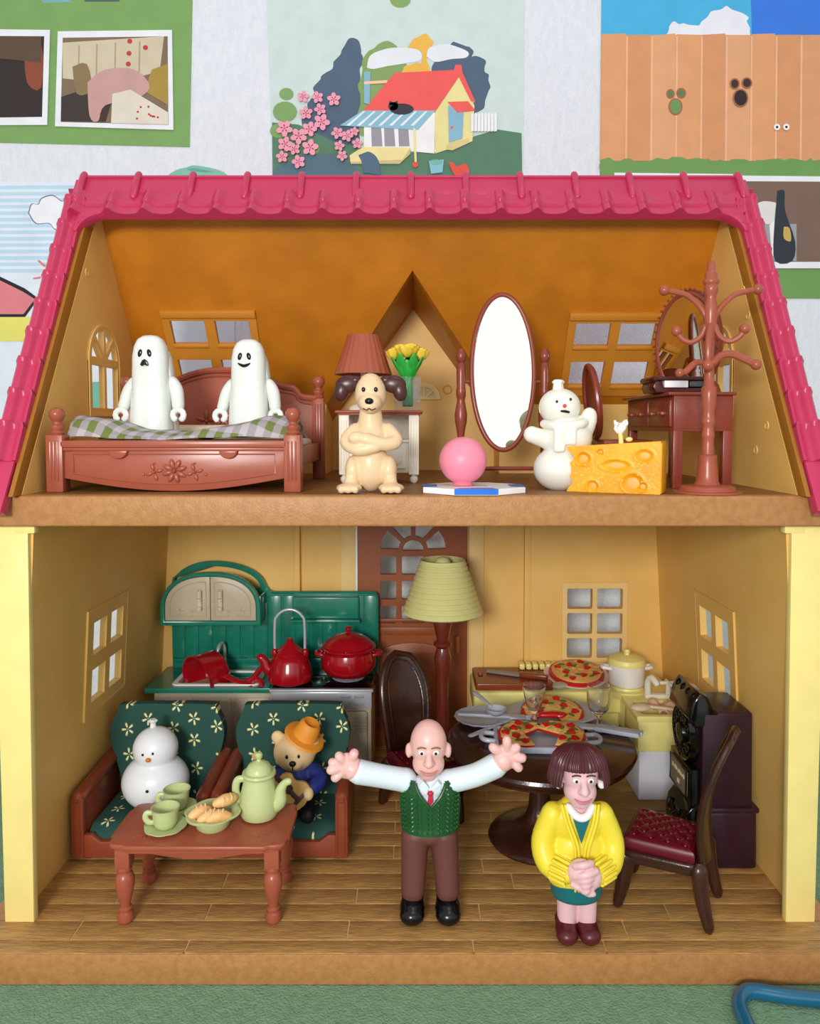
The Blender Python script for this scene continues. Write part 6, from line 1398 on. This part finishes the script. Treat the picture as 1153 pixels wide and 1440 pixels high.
# arms with hands: px -> local
def lp_(x, y, d=0): v = at(x, y, .06+d); return (v.x-.10, d, v.z)
for nm, S0, S1, S2, PAL, tips in (('left', (570, 1097), (535, 1091), (503, 1085), (489, 1077), ((501, 1053), (473, 1058), (461, 1070), (458, 1084), (466, 1098))),
                                  ('right', (631, 1099), (668, 1090), (698, 1076), (714, 1063), ((687, 1047), (712, 1034), (730, 1046), (741, 1066), (734, 1084)))):
    a, b_, c_ = lp_(*S0, 0), lp_(*S1, -.02), lp_(*S2, -.04)
    sl_ = blob('sleeve', [('t', [a, b_, c_], [.058, .056, .060]), ('e', a, .060)], SHIRT, mn, .007, 2)
    P = Vector(lp_(*PAL, -.05)); Q = Vector(c_)
    pr = [('e', tuple(P), (.064, .030, .066)), ('t', [tuple(Q), tuple(Q.lerp(P, .6))], [.050, .055])]
    for k, (x, y) in enumerate(tips):
        e_ = Vector(lp_(x, y, -.06-.012*(k % 2))); d = (e_-P); base = P+d*.38; mid = base.lerp(e_, .55)+Vector((0, -.008, 0)); r_ = .0235 if k else .0245
        e2_ = e_-d.normalized()*r_
        pr.append(('t', [tuple(base), tuple(mid), tuple(e2_)], [r_*1.0, r_*.95, r_*.92]))
    blob('hand', pr, SKN, mn, .0048, 1)
# head
def face(root, c, k, skin, hair=None, brow='#8a6a58', lip='#c9857c'):
    cx, cy, cz = c
    hd2 = blob('head', [('e', (cx, cy, cz+.03*k), (.082*k, .085*k, .105*k)), ('e', (cx, cy-.012*k, cz-.055*k), (.072*k, .074*k, .062*k)), ('e', (cx, cy-.02*k, cz-.095*k), (.045*k, .05*k, .03*k)),
        ('t', [(cx, cy-.082*k, cz+.015*k), (cx, cy-.105*k, cz-.022*k)], [.012*k, .019*k]), ('e', (cx-.016*k, cy-.092*k, cz-.025*k), (.012*k,)*3), ('e', (cx+.016*k, cy-.092*k, cz-.025*k), (.012*k,)*3),
        ('e', (cx-.088*k, cy+.005, cz-.005*k), (.016*k, .022*k, .034*k)), ('e', (cx+.088*k, cy+.005, cz-.005*k), (.016*k, .022*k, .034*k)), ('t', [(cx, cy, cz-.09*k), (cx, cy+.01, cz-.15*k)], [.045*k, .042*k])], skin, root, .006, 2)
    for sx in (-1, 1):
        x = cx+sx*.031*k
        m = MB(); m.ell((x, cy-.074*k, cz+.018*k), (.017*k, .012*k, .012*k), None, 16, 10); ey = m.build('eye', WHITE, hd2)
        m = MB(); m.ell((x, cy-.0855*k, cz+.018*k), (.0065*k, .003*k, .0068*k), None, 12, 8); m.build('pupil', BLACK, hd2)
        m = MB(); m.tube([(x-.018*k, cy-.083*k, cz+.040*k), (x, cy-.088*k, cz+.046*k), (x+.018*k, cy-.082*k, cz+.040*k)], .0035*k, 6, 3); m.build('eyebrow', mat('brow_'+brow.strip('#'), brow, .6), hd2)
    m = MB(); m.tube([(cx-.036*k, cy-.078*k, cz-.062*k), (cx-.015*k, cy-.090*k, cz-.072*k), (cx+.015*k, cy-.090*k, cz-.072*k), (cx+.036*k, cy-.078*k, cz-.062*k)], [.003*k, .0062*k, .0062*k, .003*k], 8, 3); m.build('mouth', mat('lip_'+lip.strip('#'), lip, .4), hd2)
    return hd2
face(mn, (-.008, -.01, .850), 1.10, SKN)
# ---------------- woman
wm = thing('woman_figurine', 'woman figurine with brown bob and yellow cardigan, hands clasped, standing at front', 'figurine', (.80, -.095, 0)); wm.scale = (1, 1, 1.01)
YC = mat('lemon_cardigan_vinyl', '#ecd83c', .38, '#e8d236'); TL = mat('teal_skirt_vinyl', '#1c6b70', .4, '#19646a'); MR = mat('maroon_shoe_vinyl', '#571a1f', .35); HR = mat('chestnut_hair_vinyl', '#54262a', .3, '#4c2024'); SK2 = mat('rosy_vinyl_skin', '#e9bcc0', .35, '#e6b6ba', sss=.12)
blob('legs', [('t', [(-.045, 0, .21), (-.047, 0, .06)], [.050, .043]), ('t', [(.050, 0, .21), (.052, 0, .06)], [.050, .043])], SK2, wm, .007, 2)
for sx in (-1, 1): blob('shoe', [('e', (sx*.052+.0, -.025, .045), (.052, .078, .044)), ('e', (sx*.052, .01, .075), (.050, .048, .045)), ('e', (sx*.054, -.06, .042), (.052, .05, .041))], MR, wm, .007, 2)
m = MB(); m.lathe([(0, .195), (.105, .195), (.113, .200), (.122, .22), (.125, .28), (0, .28)], 40, sy=.72); m.build('skirt', TL, wm)
blob('cardigan', [('e', (0, .01, .295), (.142, .102, .075)), ('e', (0, .01, .42), (.142, .098, .13)), ('e', (0, .01, .56), (.135, .09, .11)), ('e', (0, 0, .64), (.08, .065, .05)),
    ('t', [(-.115, .0, .60), (-.165, -.01, .47), (-.145, -.06, .385), (-.07, -.115, .375)], [.055, .056, .054, .048]), ('t', [(.115, .0, .60), (.165, -.01, .47), (.145, -.06, .385), (.075, -.115, .37)], [.055, .056, .054, .048])], YC, wm, .008, 3)
m = MB()
for sx in (-1, 1):
    for q in (0, .016): m.tube([(sx*(.070+q), -.062, .665), (sx*(.055+q), -.088, .60), (sx*(.02+q), -.105, .50), (sx*(.012+q), -.10, .44)], .0075, 8, 4)
    for q in (0, .016): m.tube([(sx*(.008+q), -.092, .34), (sx*(.008+q), -.085, .27)], .0065, 8)
m.build('cardigan_border', YC, wm)
for sx in (-1, 1):
    m = MB(); c0, c1 = Vector((sx*.125, -.085, .385)), Vector((sx*.068, -.125, .375)); ax = (c1-c0).normalized()
    up_ = Vector((0, 0, 1)); sd = ax.cross(up_).normalized(); up_ = sd.cross(ax)
    for k in range(12):
        a = 2*PI*k/12; o_ = (sd*math.cos(a)+up_*math.sin(a))*.051; m.tube([tuple(c0+o_*1.02), tuple(c1+o_*.98)], .008, 8)
    m.build('ribbed_cuff', YC, wm)
m = MB(); m.prism([(-.040, .62), (0, .50), (.040, .62)], -.098, -.082, .004); m.build('teal_top', TL, wm)
m = MB(); m.tube([(-.055, -.060, .66), (-.03, -.090, .635), (0, -.098, .625), (.03, -.090, .635), (.055, -.060, .66)], [.016, .018, .018, .018, .016], 10, 4); m.ell((0, -.09, .622), (.03, .014, .016)); m.build('white_collar', WHITE, wm)
hp_ = [('e', (-.014, -.150, .40), (.062, .036, .062)), ('e', (.022, -.150, .375), (.062, .038, .060))]
for k in range(5):
    q = .026*k; pts = [(.062-.01*k, -.168, .44-q*.95), (.0, -.195, .438-q*.95), (-.058+.012*k, -.170, .412-q*.8)] if k else [(.03, -.165, .45), (-.01, -.19, .455), (-.045, -.17, .44)]
    hp_.append(('t', pts, [.016, .017, .015]))
for k in range(3): hp_.append(('t', [(-.055+.015*k, -.165, .35-.006*k), (-.02+.015*k, -.185, .345-.012*k), (.02+.01*k, -.178, .345-.015*k)], [.013, .013, .012]))
blob('clasped_hands', hp_, SK2, wm, .0048, 1)
hd3 = face(wm, (.0, -.04, .792), 1.06, SK2, brow='#5a2a2c', lip='#c77a86')
# bob of hair
def hair_pt(u, v):  # u round the back from one cheek to the other, v down
    a = -PI*.76+PI*1.52*u    # 0 = back
    fl_ = .0035*math.cos(46*a)*min(1, v*3)
    ph_ = v*1.0
    if v < .5: q = v/.5*PI/2; r_ = math.sin(q); z = .838+.105*math.cos(q)
    else: r_ = 1+.10*math.sin((v-.5)*2*PI/2*1.0); z = .838-(v-.5)/.5*.065
    return (math.sin(a)*(.132*r_+fl_), -.015+math.cos(a)*(.118*r_+fl_), z)
m = MB(); m.sheet(hair_pt, 120, 26, (0, 0, -.006))
def fringe(u, v):
    a = PI*.74+PI*.52*u
    q = (.02+.98*v)*PI/2*.90; r_ = math.sin(min(q, PI/2)); z = .838+.105*math.cos(q); fl_ = .003*math.cos(46*a)*min(1, v*3)
    return (math.sin(a)*(.132*r_+fl_), -.015+math.cos(a)*(.118*r_+fl_)-.0, z)
m.sheet(fringe, 50, 22, (0, 0, -.006))
for sx in (-1, 1): m.ell((sx*.098, -.0, .825), (.034, .085, .06), None, 16, 10)
m.ell((0, .035, .83), (.115, .075, .09), None, 24, 12); m.build('bobbed_hair', HR, hd3, smooth=60)
for sx in (-1, 1): m = MB(); m.ell((sx*.100, -.055, .762), (.018, .016, .019)); m.build('white_earring', WHITE, hd3)
